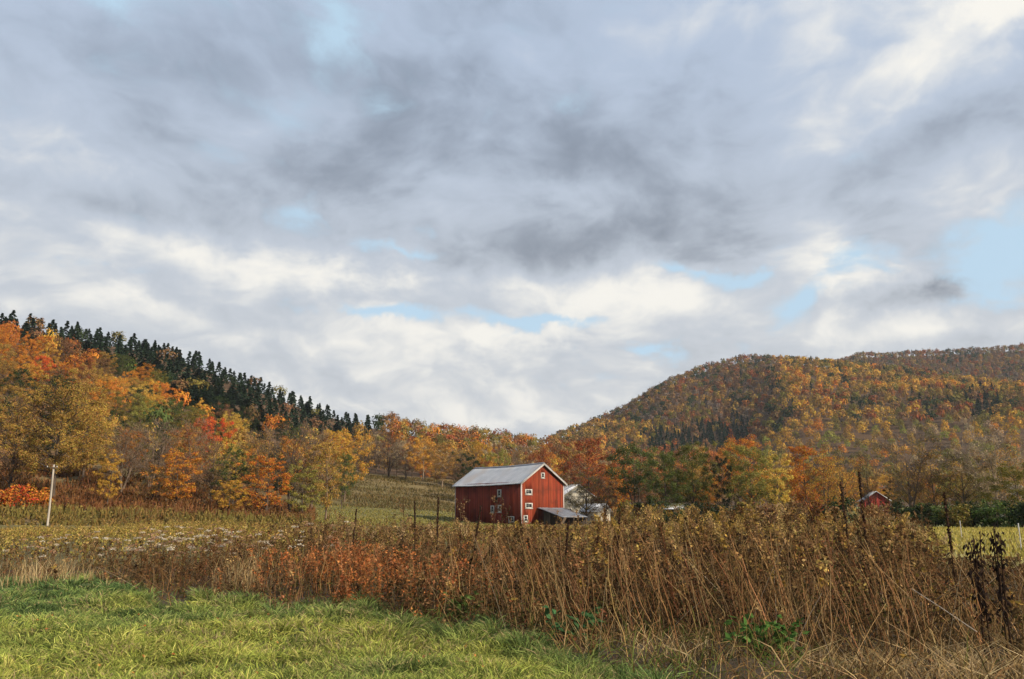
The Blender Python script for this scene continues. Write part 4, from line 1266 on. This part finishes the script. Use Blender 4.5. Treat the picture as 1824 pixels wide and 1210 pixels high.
def dim(lst, k): return [tuple(k * v for v in c) for c in lst]


BRN = [(.20, .105, .045), (.26, .15, .07), (.15, .085, .04), (.31, .19, .09), (.22, .10, .04), (.11, .065, .033)]
TAN = [(.40, .26, .12), (.48, .33, .17), (.33, .20, .09), (.44, .28, .12)]
DRK = [(.050, .033, .020), (.072, .046, .026), (.085, .058, .028)]
GRD = [(.38, .25, .06), (.44, .30, .09), (.32, .20, .05), (.38, .23, .08), (.44, .31, .12)]
OLV = [(.27, .225, .05), (.32, .25, .06), (.21, .18, .045), (.36, .27, .08)]
BRN, TAN = dim(BRN, .72), dim(TAN, .82)
RST = [(.40, .14, .045), (.45, .18, .06), (.28, .10, .04), (.36, .17, .075)]


def weed_field():
    g = np.random.default_rng(71)
    # ---- tall goldenrod with plumes and withered leaves, mid and right
    b = Buf()
    x, y, r, u = weed_points(g, 19500, 9.4, 33, -300, 2350)
    er = edge_r(u)
    dens = np.clip((r - er) / 1.2, 0, 1) * np.where(u > 900, 1.0, .8) * np.clip(1.25 - (u < 420) * .75 - (r > 24) * .25, 0, 1)
    dens *= np.where((u > 1670), .55, 1) * np.clip((fbm(x / .9, y / .9) - .39) * 5.5, .05, 1.15)
    near_open = np.clip((r - 10.8) / 1.6, .10, 1)
    k = g.random(len(x)) < dens * near_open * 1.05
    x, y, r, u = x[k], y[k], r[k], u[k]; n = len(x)
    z = ground(x, y)
    H = top_height(u, r, z) * (1 - np.abs(g.normal(0, .16, n))) * g.uniform(.88, 1.02, n)
    H = H * (.50 + .5 * g.random(n) ** .8) * (1 + (g.random(n) < .09) * g.uniform(.05, .28, n)) * np.where((u > 1090) & (u < 1660), 1.16, 1) * np.clip(.42 + (r - er[k]) / 3.2, .42, 1) * (.60 + .5 * np.clip((fbm(x / .55 + 2, y / .55, 2) - .3) * 2.2, 0, 1)) * (.86 + .55 * np.clip(fbm(x / 1.7 + 11, y / 1.7 + 3, 3) * 1.3 - .15, 0, .8))
    H = np.clip(H * np.where(r < 11.5, g.uniform(.45, .9, n), 1), .3, 1.95)
    rust = np.exp(-((u - 690) / 180) ** 2) * np.exp(-((r - 18.5) / 3.2) ** 2)
    isr = g.random(n) < rust * 1.3
    clump = fbm(x / 1.0 + 21, y / 1.0 + 5, 3); kind = np.digitize(clump + g.normal(0, .05, n), [.40, .47, .55])   # 0 bare tan, 1 dark bare, 2 goldenrod, 3 reddish
    H = H * np.array([.86, 1.08, 1.0, .78])[kind]
    H = np.where(isr, np.minimum(H, g.uniform(.7, 1.15, n)), H)
    lean = g.normal(0, .13, (n, 2)) + np.stack([np.where(u > 1050, -.16, .02), np.zeros(n)], 1)
    lean += np.stack([fbm(x / .9 + 50, y / .9, 2) - .5, fbm(x / .9, y / .9 + 70, 2) - .5], 1) * .75
    wild = g.random(n) < .14; lean[wild] += g.normal(0, .35, (wild.sum(), 2))
    cs = np.where(g.random((n, 1)) < .45, pal_pick(g, n, TAN), pal_pick(g, n, BRN))
    cs = np.where((kind == 1)[:, None], pal_pick(g, n, DRK + BRN[5:] + BRN[2:3]), cs)
    cs = np.where((kind == 3)[:, None], pal_pick(g, n, [(.26, .10, .05), (.32, .14, .07), (.20, .08, .04)]), cs)
    cs = np.where(isr[:, None], pal_pick(g, n, RST) * .8, cs)
    P = stalk_set(b, g, x, y, H, lean, np.where(g.random(n) < .25, g.uniform(.012, .018, n), g.uniform(.007, .011, n)), cs, 5)
    # leaves hanging on the stalk
    q = np.where(r < 17, 28, 20); q = (q * np.where(isr, 1, np.array([.18, .45, 1.15, .7])[kind])).astype(int); kk = np.repeat(np.arange(n), q); m = len(kk)
    t = g.uniform(.15, .92, m); p = along(P[kk], t)
    d = unit(np.concatenate([g.normal(0, 1, (m, 2)), g.uniform(-1.2, .35, (m, 1))], 1)); ln = g.uniform(.045, .115, m) * (1.1 - .45 * t)
    c = np.where((u > 480)[kk][:, None], pal_pick(g, m, DRK + [(.075, .062, .026), (.06, .05, .022)]), pal_pick(g, m, DRK + BRN[2:3]))
    c = np.where((g.random(m) < .12)[:, None], pal_pick(g, m, BRN), c)
    gr = (fbm(x / 1.1 + 7, y / 1.1) > .54)[kk] & (g.random(m) < .5); c = np.where(gr[:, None], pal_pick(g, m, [(.085, .085, .026), (.12, .105, .034)]), c)
    c = np.where((isr[kk] & (t > .45))[:, None], pal_pick(g, m, RST), c)
    cards(b, p + d * ln[:, None] * .5, unit(np.cross(d, rand_unit(m, g))), ln, g, c, .34, d)
    # plumes
    psz = np.where(isr, .6, g.uniform(.45, 1.5, n)); pl = np.where(isr, 16, np.array([8, 18, 30, 14])[kind]); kk = np.repeat(np.arange(n), pl); m = len(kk)
    t = 1 - g.random(m) ** 1.2 * .15; p = along(P[kk], t); tip = (1 - t) / .15
    p = p + np.concatenate([g.normal(0, 1, (m, 2)) * (.006 + .030 * np.sin(tip * 2.6) * psz[kk])[:, None], g.normal(0, .02, (m, 1))], 1) * np.where(isr[kk], 1.8, 1)[:, None]
    yel = np.clip((u - 950) / 200, .15, 1) * np.clip((1660 - u) / 60, .2, 1)
    cp = np.where(g.random((n, 1)) < yel[:, None] * .62, pal_pick(g, n, GRD), pal_pick(g, n, TAN[2:] + BRN[:4]))
    cp = np.where(((g.random(n) < .1) | (kind == 1))[:, None], pal_pick(g, n, DRK + BRN[2:3]), cp)
    cp = np.where((kind == 3)[:, None], pal_pick(g, n, BRN + [(.30, .13, .06)]), cp)
    cp = np.where(isr[:, None], pal_pick(g, n, RST), cp)
    d = unit(np.concatenate([g.normal(0, 1, (m, 2)), np.abs(g.normal(.4, .5, (m, 1)))], 1))
    cards(b, p, unit(np.cross(d, rand_unit(m, g))), g.uniform(.032, .070, m), g, cp[kk] * g.uniform(.75, 1.25, (m, 1)), .6, d)
    o = b.build('tall_weeds', M_weed); tag(o, 'dense tall dead goldenrod and rust red weeds across the field edge', 'weeds', None, 'stuff')
    n_tall = n

    # ---- feathery plumes that rise above the rest
    b = Buf()
    x, y, r, u = weed_points(g, 900, 12.6, 20, 560, 1665)
    k = (g.random(len(x)) < np.where(u > 1080, .62, .22)) & (fbm(x / .7 + 40, y / .7) > .44) & (r > edge_r(u) + 2)
    x, y, r, u = x[k], y[k], r[k], u[k]; n = len(x); z = ground(x, y)
    H = np.clip(EYE + slope_at(u, ramp(u, V_TOP) + g.uniform(-9, 34, n)) * r - z, .8, 2.05)
    lean = g.normal(0, .08, (n, 2)) + np.stack([np.where(u > 1050, -.10, 0), np.zeros(n)], 1)
    P = stalk_set(b, g, x, y, H, lean, g.uniform(.009, .014, n), pal_pick(g, n, BRN + TAN[2:3]), 5)
    per = 74; kk = np.repeat(np.arange(n), per); m = len(kk)
    f = g.random(m); ln = g.uniform(.14, .30, n)[kk]; hang = g.uniform(0, 6.28, n)[kk]
    bend = f ** 2 * ln * .45
    p = P[kk, -1] + np.stack([np.cos(hang) * bend, np.sin(hang) * bend, (f - .55) * ln - bend * .3], 1)
    wd = ln * .17 * np.sin(np.clip(f * 2.7 + .3, 0, 3.1))
    p += g.normal(0, 1, (m, 3)) * wd[:, None] * [1, 1, .5]
    yel = np.clip((u - 930) / 160, .1, 1) * np.clip((1560 - u) / 200, .12, 1)
    cp = np.where(g.random((n, 1)) < yel[:, None] * .62, pal_pick(g, n, GRD), pal_pick(g, n, TAN + BRN[:4]))
    d = unit(np.stack([np.cos(hang) * f * .6, np.sin(hang) * f * .6, np.ones(m)], 1) + g.normal(0, .5, (m, 3)))
    cards(b, p, unit(np.cross(d, rand_unit(m, g))), g.uniform(.022, .048, m), g, cp[kk] * g.uniform(.6, 1.2, (m, 1)), .5, d)
    kk = np.repeat(np.arange(n), 16); m = len(kk); t = g.uniform(.3, .9, m); d = unit(np.concatenate([g.normal(0, 1, (m, 2)), g.uniform(-1, .4, (m, 1))], 1)); ln = g.uniform(.05, .11, m)
    cards(b, along(P[kk], t) + d * ln[:, None] * .5, unit(np.cross(d, rand_unit(m, g))), ln, g, pal_pick(g, m, DRK + BRN[2:3]), .32, d)
    o = b.build('goldenrod_plumes', M_weed); tag(o, 'feathery yellow and tan goldenrod plumes rising above the weeds', 'weeds', None, 'stuff')

    # ---- farther goldenrod out to the open field
    b = Buf()
    x, y, r, u = weed_points(g, 13500, 30, 96, -300, 1690)
    lim = ramp(u, [(-100, 96), (350, 92), (500, 84), (620, 70), (780, 66), (1000, 92), (1600, 84), (1640, 52), (1690, 40)])
    k = (r < lim) & (g.random(len(x)) < (.35 + 1.0 * fbm(x / 4., y / 4.)))
    x, y, r, u = x[k], y[k], r[k], u[k]; n = len(x); z = ground(x, y)
    H = np.clip(top_height(u, r, z), .5, 1.12) * (.55 + .45 * g.random(n) + (g.random(n) < .05) * .25) * (.55 + .85 * fbm(x / 3.2, y / 3.2, 3))
    cs = pal_pick(g, n, BRN + OLV[:2])
    P = stalk_set(b, g, x, y, H, g.normal(0, .10, (n, 2)), g.uniform(.012, .022, n), cs, 3)
    kk = np.repeat(np.arange(n), 6); m = len(kk); t = g.uniform(.05, .9, m)
    d = rand_unit(m, g); p = along(P[kk], t) + d * g.uniform(.02, .13, (m, 1))
    c = pal_pick(g, m, OLV + [(.14, .11, .04), (.20, .13, .05), (.10, .085, .03)])
    cards(b, p, rand_unit(m, g), g.uniform(.09, .2, m), g, c, .4)
    kk = np.repeat(np.arange(n), 8); m = len(kk); t = 1 - g.random(m) ** 1.3 * .25
    p = along(P[kk], t) + g.normal(0, .07, (m, 3)) * [1, 1, .5]
    ol = np.clip((560 - u) / 160, 0, 1) + np.clip((u - 960) / 120, 0, 1) * .6
    cp = np.where((g.random(n) < ol)[:, None], pal_pick(g, n, OLV + GRD), pal_pick(g, n, TAN[2:] + BRN))
    cards(b, p, rand_unit(m, g), g.uniform(.05, .12, m), g, cp[kk] * g.uniform(.8, 1.2, (m, 1)), .6)
    o = b.build('distant_weeds', M_weed); tag(o, 'olive and tan weeds stretching back towards the barn and trees', 'weeds', None, 'stuff')

    # ---- pale flower heads on the left
    b = Buf()
    x, y, r, u = weed_points(g, 700, 20, 28, -60, 640)
    dd = np.exp(-((u - 260) / 230) ** 2); er = edge_r(u)
    k = (r > er + .9) & (g.random(len(x)) < dd * (.2 + 1.2 * (fbm(x / 1.5, y / 1.5) > .5)))
    x, y, r, u = x[k], y[k], r[k], u[k]; n = len(x); z = ground(x, y)
    H = top_height(u, r, z) * g.uniform(.6, 1.06, n)
    P = stalk_set(b, g, x, y, H, g.normal(0, .1, (n, 2)), g.uniform(.008, .014, n), pal_pick(g, n, BRN), 4)
    kk = np.repeat(np.arange(n), 34); m = len(kk)
    a = g.uniform(0, 6.28, m); rd = np.sqrt(g.random(m)) * .085
    p = P[kk, -1] + np.stack([np.cos(a) * rd, np.sin(a) * rd, .03 - rd * .25 + g.normal(0, .012, m)], 1)
    c = np.where((g.random(n) < .55)[:, None], pal_pick(g, n, [(.50, .44, .34), (.44, .36, .26)], .15), pal_pick(g, n, [(.36, .22, .13), (.30, .18, .11)]))
    cards(b, p, unit(rand_unit(m, g) * .6 + [0, -.2, 1]), g.uniform(.025, .055, m), g, c[kk] * g.uniform(.75, 1.2, (m, 1)), .8)
    kk = np.repeat(np.arange(n), 14); m = len(kk); t = g.uniform(.1, .9, m); d = rand_unit(m, g)
    cards(b, along(P[kk], t) + d * .04, rand_unit(m, g), g.uniform(.05, .11, m), g, pal_pick(g, m, BRN + DRK), .35, d)
    o = b.build('pale_flower_heads', M_weed); tag(o, 'pale faded flower heads above brown stems in the left weeds', 'flowers', None, 'stuff')

    # ---- low tangle: dry straw, brambles, green undergrowth
    b = Buf()
    x, y, r, u = weed_points(g, 78000, 8.4, 30, -300, 2350)
    er = edge_r(u)
    near = (r - er)
    k = (near > -.5) & (g.random(len(x)) < np.clip(.25 + near, 0, 1) * np.where(r < 17, 1, .5))
    x, y, r, u = x[k], y[k], r[k], u[k]; n = len(x); z = ground(x, y)
    near = near[k]
    lg = g.uniform(.18, .62, n) * np.where(r < 12.5, 1, .85)
    th = g.uniform(0, 6.28, n); fl = np.clip(g.normal(1.12, .38, n), .1, 1.6)
    base = np.stack([x, y, z - .02], 1)
    tip = base + np.stack([np.cos(th) * np.sin(fl) * lg, np.sin(th) * np.sin(fl) * lg, np.abs(np.cos(fl)) * lg + .02], 1)
    bow = np.stack([np.zeros(n), np.zeros(n), lg * g.uniform(.05, .25, n)], 1)
    straw = pal_pick(g, n, [(.42, .29, .13), (.50, .36, .18), (.33, .21, .09), (.24, .14, .06), (.36, .22, .09)])
    dark = pal_pick(g, n, [(.12, .075, .035), (.17, .10, .045), (.10, .075, .03), (.20, .13, .05)])
    green = pal_pick(g, n, [(.10, .14, .03), (.15, .18, .045), (.19, .19, .05)])
    f1 = fbm(x / 1.6 + 2, y / 1.6); f2 = fbm(x / 1.4 + 30, y / 1.4 + 8)
    ps = np.clip((12.2 - r) / 4 + .15 + (f1 - .5) * 3.4, .03, .9) * np.where(u > 1000, 1, .55)
    c = np.where((g.random(n) < ps)[:, None], straw, dark)
    pg = np.clip((f2 - .50) * 5, 0, .75) * np.clip((15 - r) / 4, .15, 1)
    pg = np.maximum(pg, np.clip(1.1 - near / 1.4, 0, .9))
    pg = np.maximum(pg, .8 * np.exp(-((u - 1375) / 60) ** 2 - ((r - 9.8) / .9) ** 2)); pg = np.maximum(pg, .6 * np.exp(-((u - 1250) / 50) ** 2 - ((r - 9.4) / .6) ** 2))
    c = np.where((g.random(n) < pg)[:, None], green, c)
    blades(b, base, tip, bow, g.uniform(.007, .014, n), g, c * .75, c)
    o = b.build('dry_undergrowth', M_weed); tag(o, 'tangled straw and low green growth at the foot of the weeds', 'undergrowth', None, 'stuff')

    # ---- leaning and fallen stalks
    b = Buf()
    x, y, r, u = weed_points(g, 2600, 10.3, 19, 300, 1880)
    k = (r > edge_r(u) + .7) & (r < edge_r(u) + 4.5 + (u > 1000) * 2) & (g.random(len(x)) < np.where(u > 850, .62, .34)) & (fbm(x / .8, y / .8) > .42)
    x, y, r, u = x[k], y[k], r[k], u[k]; n = len(x)
    H = np.minimum(top_height(u, r, ground(x, y)) * g.uniform(.55, .97, n), 1.6)
    lean = g.normal(0, .12, (n, 2)) + np.stack([np.where(u > 900, -.26, -.05) * g.uniform(.2, 1.3, n), np.zeros(n)], 1)
    stalk_set(b, g, x, y, H, lean, np.where(g.random(n) < .3, g.uniform(.013, .019, n), g.uniform(.008, .012, n)),
              pal_pick(g, n, TAN + [(.36, .19, .085), (.42, .22, .10), (.30, .15, .07)]), 5)
    x, y, r, u = weed_points(g, 1500, 9.2, 22, 250, 1900)
    k = (r > edge_r(u) + .3) & (g.random(len(x)) < np.where(u > 850, .8, .35)); x, y, r, u = x[k], y[k], r[k], u[k]; n = len(x)
    L = g.uniform(.7, 1.6, n); th = g.uniform(0, 6.28, n); tl = g.uniform(.25, 1.25, n)
    z = ground(x, y); P = np.zeros((n, 4, 3))
    for j, f in enumerate(np.linspace(0, 1, 4)):
        P[:, j] = np.stack([x + np.cos(th) * np.sin(tl) * L * f, y + np.sin(th) * np.sin(tl) * L * f, z + np.cos(tl) * L * f + .04 * math.sin(f * 3.14)], 1)
    ribs(b, P, g.uniform(.006, .011, n)[:, None] * np.linspace(1, .6, 4)[None], g, pal_pick(g, n, TAN + BRN[:4] + [(.36, .29, .20)]))
    o = b.build('leaning_stalks', M_weed); tag(o, 'thin tan stalks leaning and fallen across one another in the weeds', 'stalks', None, 'stuff')
    # ---- pale dry grass tussocks on the left
    b = Buf(); cx = []
    for (uu, rr_, m, hh) in [(70, 23.5, 110, .7), (118, 24.2, 90, .75), (30, 23.0, 80, .55), (420, 20.6, 90, .8), (448, 20.2, 90, .9), (155, 23.2, 70, .5),
                             (1480, 10.2, 150, .34), (1600, 9.9, 170, .34), (1700, 10.4, 130, .34), (1790, 10.2, 170, .4), (1215, 10.6, 90, .35)]:
        px, py = xy_at(uu, rr_); sp = .22 if hh > .55 else .4
        X = px + g.normal(0, sp, m); Y = py + g.normal(0, sp, m); Z = ground(X, Y); hh2 = hh * g.uniform(.6, 1.1, m)
        base = np.stack([X, Y, Z - .02], 1); out = g.normal(0, .28 if hh > .45 else .75, (m, 2)) * hh2[:, None]
        tip = base + np.concatenate([out, hh2[:, None]], 1)
        c = pal_pick(g, m, [(.50, .37, .18), (.44, .30, .13), (.56, .43, .24)])
        blades(b, base, tip, np.concatenate([-out * .25, np.zeros((m, 1))], 1), g.uniform(.007, .012, m), g, c * .8, c)
    o = b.build('dry_tussocks', M_weed); tag(o, 'pale straw coloured grass tussocks along the weed edge', 'grass', None, 'stuff')
weed_field()


# ------------------------------------------------------------------ mown grass
def lawn():
    g = np.random.default_rng(81); b = Buf()
    nt_ = 5400; per = 44                                     # tufts of blades that spread from their middle
    a0, a1 = float(az_of(-330)), float(az_of(1480))
    tr = 8.2 + (g.random(nt_) ** 1.3) * 17.5; ta = g.uniform(a0, a1, nt_)
    tx, ty = np.sin(ta) * tr, np.cos(ta) * tr
    ts = g.uniform(.55, 1.5, nt_) * (.55 + .9 * fbm(tx / 1.6, ty / 1.6, 3)); tt = g.random(nt_)
    kk = np.repeat(np.arange(nt_), per); n = len(kk)
    th = g.uniform(0, 6.28, n); rd = np.sqrt(g.random(n)) * .20 * ts[kk]
    x = tx[kk] + np.cos(th) * rd + g.normal(0, .03, n); y = ty[kk] + np.sin(th) * rd + g.normal(0, .03, n); sc2 = ts[kk]; tone = tt[kk]
    u = u_of(x, y); r = np.hypot(x, y); er = edge_r(u)
    k = r < er + .45 + 2.0 * (fbm(x * 1.1, y * 1.1, 3) - .5)
    x, y, r, u, er, th, rd, sc2, tone = (q[k] for q in (x, y, r, u, er, th, rd, sc2, tone)); n = len(x)
    z = ground(x, y)
    big = fbm(x / 2.8 + 4, y / 2.8, 3)
    lg = (.07 + .125 * sc2) * g.uniform(.65, 1.25, n) + .14 * np.clip(1 - (er - r) / 1.0, 0, 1) * (.2 + tone)
    th = th + g.normal(0, .6, n); fl = np.clip(rd / .2 * .8 + g.normal(.1, .22, n), 0, 1.3)
    base = np.stack([x, y, z - .015], 1)
    d = np.stack([np.cos(th) * np.sin(fl), np.sin(th) * np.sin(fl), np.cos(fl)], 1)
    tip = base + d * lg[:, None] + np.stack([np.cos(th), np.sin(th), -np.ones(n)], 1) * (lg * .2)[:, None]
    bow = np.stack([np.zeros(n), np.zeros(n), lg * .14], 1)
    yel = np.clip((big - .45) * 3.0 + .12 + tone * .6, 0, 1)[:, None] * np.clip((er - r + .6) / 2.0, .12, 1)[:, None]  # sunny patches and the shaded strip by the weeds, put into blade colour
    cy = pal_pick(g, n, [(.43, .44, .10), (.37, .41, .08), (.52, .48, .14), (.31, .37, .07)], .2)
    cg = pal_pick(g, n, [(.13, .21, .07), (.16, .24, .075), (.10, .17, .065)], .2)
    c = (cg * (1 - yel) + cy * yel) * (.50 + 1.05 * tone[:, None])
    dry = g.random(n) < .03 + .16 * (fbm(x / .8 + 3, y / .8, 2) > .58); c[dry] = np.array([.46, .36, .18])
    blades(b, base, tip, bow, g.uniform(.006, .011, n) * (1 + (r - 9) / 14), g, c * .38, c * 1.12)  # blade feet darkened to paint in the shade between tufts
    # small fallen leaves in the turf
    m = 260; uu = g.uniform(-30, 1000, m); rr_ = g.uniform(9, 16, m); k = rr_ < edge_r(uu) - .5; uu, rr_ = uu[k], rr_[k]; m = len(uu)
    X, Y = xy_at(uu, rr_); p = np.stack([X, Y, ground(X, Y) + .09], 1)
    cards(b, p, unit(rand_unit(m, g) + [0, 0, 1.2]), g.uniform(.03, .055, m), g, pal_pick(g, m, [(.35, .12, .04), (.42, .20, .06), (.25, .10, .05)]), .7)
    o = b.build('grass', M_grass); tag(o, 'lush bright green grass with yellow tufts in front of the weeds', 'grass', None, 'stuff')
    # yellow-green sward of the mown field on the right
    b = Buf(); n = 17000
    x, y, r, u = weed_points(g, n, 32, 97, 1560, 2400); z = ground(x, y)
    k = r > ramp(u, [(1560, 80), (1640, 52), (1690, 38), (1900, 34)]); x, y, z = x[k], y[k], z[k]; n = len(x)
    base = np.stack([x, y, z - .02], 1); tip = base + np.stack([g.normal(0, .06, n), g.normal(0, .06, n), g.uniform(.1, .26, n)], 1)
    c = pal_pick(g, n, [(.40, .34, .085), (.46, .37, .11), (.34, .30, .07)])
    blades(b, base, tip, g.normal(0, .02, (n, 3)), g.uniform(.05, .1, n), g, c * .8, c)
    o = b.build('field_grass', M_grass); tag(o, 'short yellow green grass of the mown field at the right', 'grass', None, 'stuff')
lawn()


# ------------------------------------------------------------------ single plants that stand out of the weeds
def dead_stalk(label, u, r, vtop, kind='spike', dark=1.0):
    """thing > stem, seed_head, leaf pieces"""
    g = np.random.default_rng(int(u * 3 + r)); x, y = xy_at(u, r); z = float(ground(x, y))
    h = float(EYE + slope_at(u, vtop) * r - z)
    root = empty('dead_stalk', (float(x), float(y), z)); tag(root, label, 'dead plant', 'dark dead stalks above the weeds')
    lx, ly = g.normal(0, .09, 2) * h
    P = np.array([[0, 0, -.05], [lx * .2, ly * .2, h * .35], [lx * .6, ly * .6, h * .7], [lx, ly, h]])
    b = Buf(); b.tube(P, [.014, .012, .010, .005], 5, np.array([.085, .05, .03]) * dark); b.build('stem', M_weed, root)
    b = Buf()
    if kind == 'spike':
        n = 260; t = 1 - g.random(n) * .42; c = np.array([np.interp(t * h, P[:, 2], P[:, k]) for k in range(3)]).T
        a = g.uniform(0, 6.28, n); rd = .016 * np.sin(np.clip((1 - t) / .42, .05, 1) * 2.4 + .35) + .008
        d = np.stack([np.cos(a), np.sin(a), np.full(n, .5)], 1)
        cards(b, c + d * rd[:, None] * g.uniform(.4, 1, (n, 1)), unit(d + rand_unit(n, g) * .6), g.uniform(.022, .05, n), g, pal_pick(g, n, [(.05, .03, .022), (.075, .042, .028), (.03, .02, .016)]) * dark, .7)
    else:
        for k in range(11):
            t = g.uniform(.72, .98); p0 = np.array([np.interp(t * h, P[:, 2], P[:, q]) for q in range(3)])
            a = g.uniform(0, 6.28); ln = g.uniform(.08, .2)
            e = p0 + np.array([math.cos(a) * ln, math.sin(a) * ln, ln * g.uniform(.4, 1.0)])
            b.tube([p0, (p0 + e) / 2 + [0, 0, -.01], e], [.006, .005, .003], 3, np.array([.13, .075, .04]) * dark)
            m = 12; cards(b, e + g.normal(0, .025, (m, 3)), rand_unit(m, g), g.uniform(.02, .045, m), g, pal_pick(g, m, [(.20, .11, .05), (.13, .075, .04), (.28, .18, .09)]), .7)
    b.build('seed_head', M_weed, root)
    b = Buf(); n = 26; t = g.uniform(.2, .6, n); c = np.array([np.interp(t * h, P[:, 2], P[:, k]) for k in range(3)]).T
    d = unit(np.concatenate([g.normal(0, 1, (n, 2)), g.uniform(-1.6, -.2, (n, 1))], 1)); ln = g.uniform(.08, .2, n)
    cards(b, c + d * ln[:, None] * .5, unit(np.cross(d, rand_unit(n, g))), ln, g, pal_pick(g, n, DRK + BRN[2:3]) * dark, .3, d)
    b.build('leaves', M_weed, root)


for a in [
    ('dark dead spike left of the pasture gap beside the rust weeds', 628, 20, 908, 'spike'),
    ('branching dead stalk with curled arms in front of the pasture', 724, 21, 884, 'branch'),
    ('dark dead spike with bent tip in front of the pasture', 742, 19.5, 893, 'spike'),
    ('tallest black dead spike left of the barn corner', 779, 18.5, 886, 'spike'),
    ('thin branching stalk in front of the barn wall\'s left end', 820, 20, 890, 'branch'),
    ('dark dead spike in front of the long barn wall', 838, 18.5, 901, 'spike'),
    ('thin branching stalk below the open barn hatch', 869, 20, 887, 'branch'),
    ('dark dead spike below the barn corner', 936, 17, 921, 'spike'),
    ('leaning dead spike below the lean-to roof', 1003, 16, 925, 'spike'),
    ('dark dead spike below the white outbuilding', 1056, 15.5, 922, 'spike'),
    ('dead spike below the forked green tree', 1092, 16, 912, 'spike'),
    ('tall dark spike left of the small red barn', 1511, 15, 858, 'spike'),
    ('tallest dark spike against the small red barn', 1541, 14, 842, 'spike'),
    ('tall dark spike in front of the dark hedge', 1690, 13.5, 878, 'spike'),
]:
    dead_stalk(*a)


def wilted_plant(label, u, r, vtop, n_leaf=70):
    g = np.random.default_rng(int(u)); x, y = xy_at(u, r); z = float(ground(x, y)); h = float(EYE + slope_at(u, vtop) * r - z)
    root = empty('wilted_plant', (float(x), float(y), z)); tag(root, label, 'dead plant', 'black wilted plants before the mown field')
    for k in range(3):
        b = Buf(); e = np.array([g.normal(0, .06), g.normal(0, .06), h * g.uniform(.82, 1)])
        P = bez(np.array([g.normal(0, .03), 0, -.05]), e * [.2, .2, .6], e, 6); b.tube(P, np.linspace(.013, .006, 6), 5, (.075, .045, .03)); b.build('stem', M_weed, root)
        b = Buf(); m = n_leaf; t = g.uniform(.3, 1, m); p = np.array([np.interp(t * 5, np.arange(6), P[:, q]) for q in range(3)]).T + g.normal(0, .035, (m, 3))
        d = unit(np.concatenate([g.normal(0, .55, (m, 2)), -np.ones((m, 1))], 1)); ln = g.uniform(.04, .10, m)
        cards(b, p + d * ln[:, None] * .5, unit(np.cross(d, rand_unit(m, g))), ln, g, pal_pick(g, m, [(.028, .02, .017), (.045, .03, .022), (.02, .015, .013)]), .42, d)
        b.build('leaves', M_weed, root)


wilted_plant('black wilted plant with drooping leaves before the mown field', 1732, 11.8, 928)
wilted_plant('black wilted plant just right of its taller neighbour before the mown field', 1768, 11.4, 938, 60)


def leafy_plant(label, u, r, n, c, size):
    g = np.random.default_rng(int(u)); x, y = xy_at(u, r); z = float(ground(x, y))
    root = empty('leafy_plant', (float(x), float(y), z)); tag(root, label, 'plant', 'green leafy plants in the weeds')
    b = Buf(); bs = Buf()
    for k in range(n):
        a = g.uniform(0, 6.28); ln = g.uniform(.12, .5); e = np.array([math.cos(a) * ln, math.sin(a) * ln * .7, g.uniform(.08, .42)])
        bs.tube([(0, 0, 0), e * [.5, .5, .7], e], [.005, .004, .003], 3, (.10, .13, .04))
        m = 3; d = unit(e * [1, 1, 0] + g.normal(0, .15, (m, 3)) + [0, 0, -.05]); s = g.uniform(size * .6, size * 1.2, m)
        cards(b, e + d * s[:, None] * .4, unit(g.normal(0, .35, (m, 3)) + [0, -.35, .9]), s, g, np.array(c) * g.uniform(.7, 1.3, (m, 1)), .62, d)
    bs.build('stems', M_weed, root); b.build('leaves', M_weed, root)


leafy_plant('broad leaved green plant in the straw at lower right', 1345, 10.6, 60, (.075, .15, .035), .12)
leafy_plant('low green leafy plant at the weed edge below the barn', 1008, 11.6, 34, (.06, .13, .05), .13)
leafy_plant('small green leafy plant in the weeds below the rust patch', 820, 14.2, 34, (.09, .13, .035), .12)

x, y = xy_at(1614, 11.2); g = np.random.default_rng(4)
e = empty('pale_stalk', (float(x), float(y), float(ground(x, y)))); tag(e, 'pale grey broken stalk slanting down through the dark weeds', 'stalk')
b = Buf(); b.tube([(-.02, 0, .78), (.25, -.1, .58), (.56, -.25, .33)], [.005, .006, .007], 5, (.42, .37, .31)); b.build('stem', M_weed, e)


# ------------------------------------------------------------------ one label for one thing: look-alikes are told apart by their order
def tell_apart():
    names = ['leftmost', 'second from left', 'third from left', 'fourth from left', 'fifth from left', 'sixth from left', 'seventh from left', 'eighth from left',
             'ninth from left', 'tenth from left', 'eleventh from left', 'twelfth from left', 'thirteenth from left', 'fourteenth from left', 'fifteenth from left', 'sixteenth from left']
    by = {}
    for o in list(col.objects):
        if o.parent is None and 'label' in o: by.setdefault(o['label'], []).append(o)
    for lab, os_ in by.items():
        if len(os_) < 2: continue
        os_.sort(key=lambda o: o.location.x / max(o.location.y, .1))
        for i, o in enumerate(os_):
            if len(os_) == 2: o['label'] = lab + ', ' + ('left one of two' if i == 0 else 'right one of two')
            else: o['label'] = lab + ', ' + ('rightmost' if i == len(os_) - 1 else names[min(i, 15)])
tell_apart()


# ------------------------------------------------------------------ thin air between here and the far hill
def build_haze():
    m, nt, out = new_mat('thin_haze')
    v = nt.nodes.new('ShaderNodeVolumePrincipled')
    v.inputs['Color'].default_value = (.80, .86, .95, 1); v.inputs['Density'].default_value = HAZE; v.inputs['Anisotropy'].default_value = .2
    nt.links.new(v.outputs[0], out.inputs['Volume'])
    b = Buf(); b.box(-7500, 7500, -7500, 7500, -160, 290)
    o = b.build('haze', m); tag(o, 'thin pale autumn haze over the valley', None, None, 'stuff')
HAZE = 0.00008
build_haze()
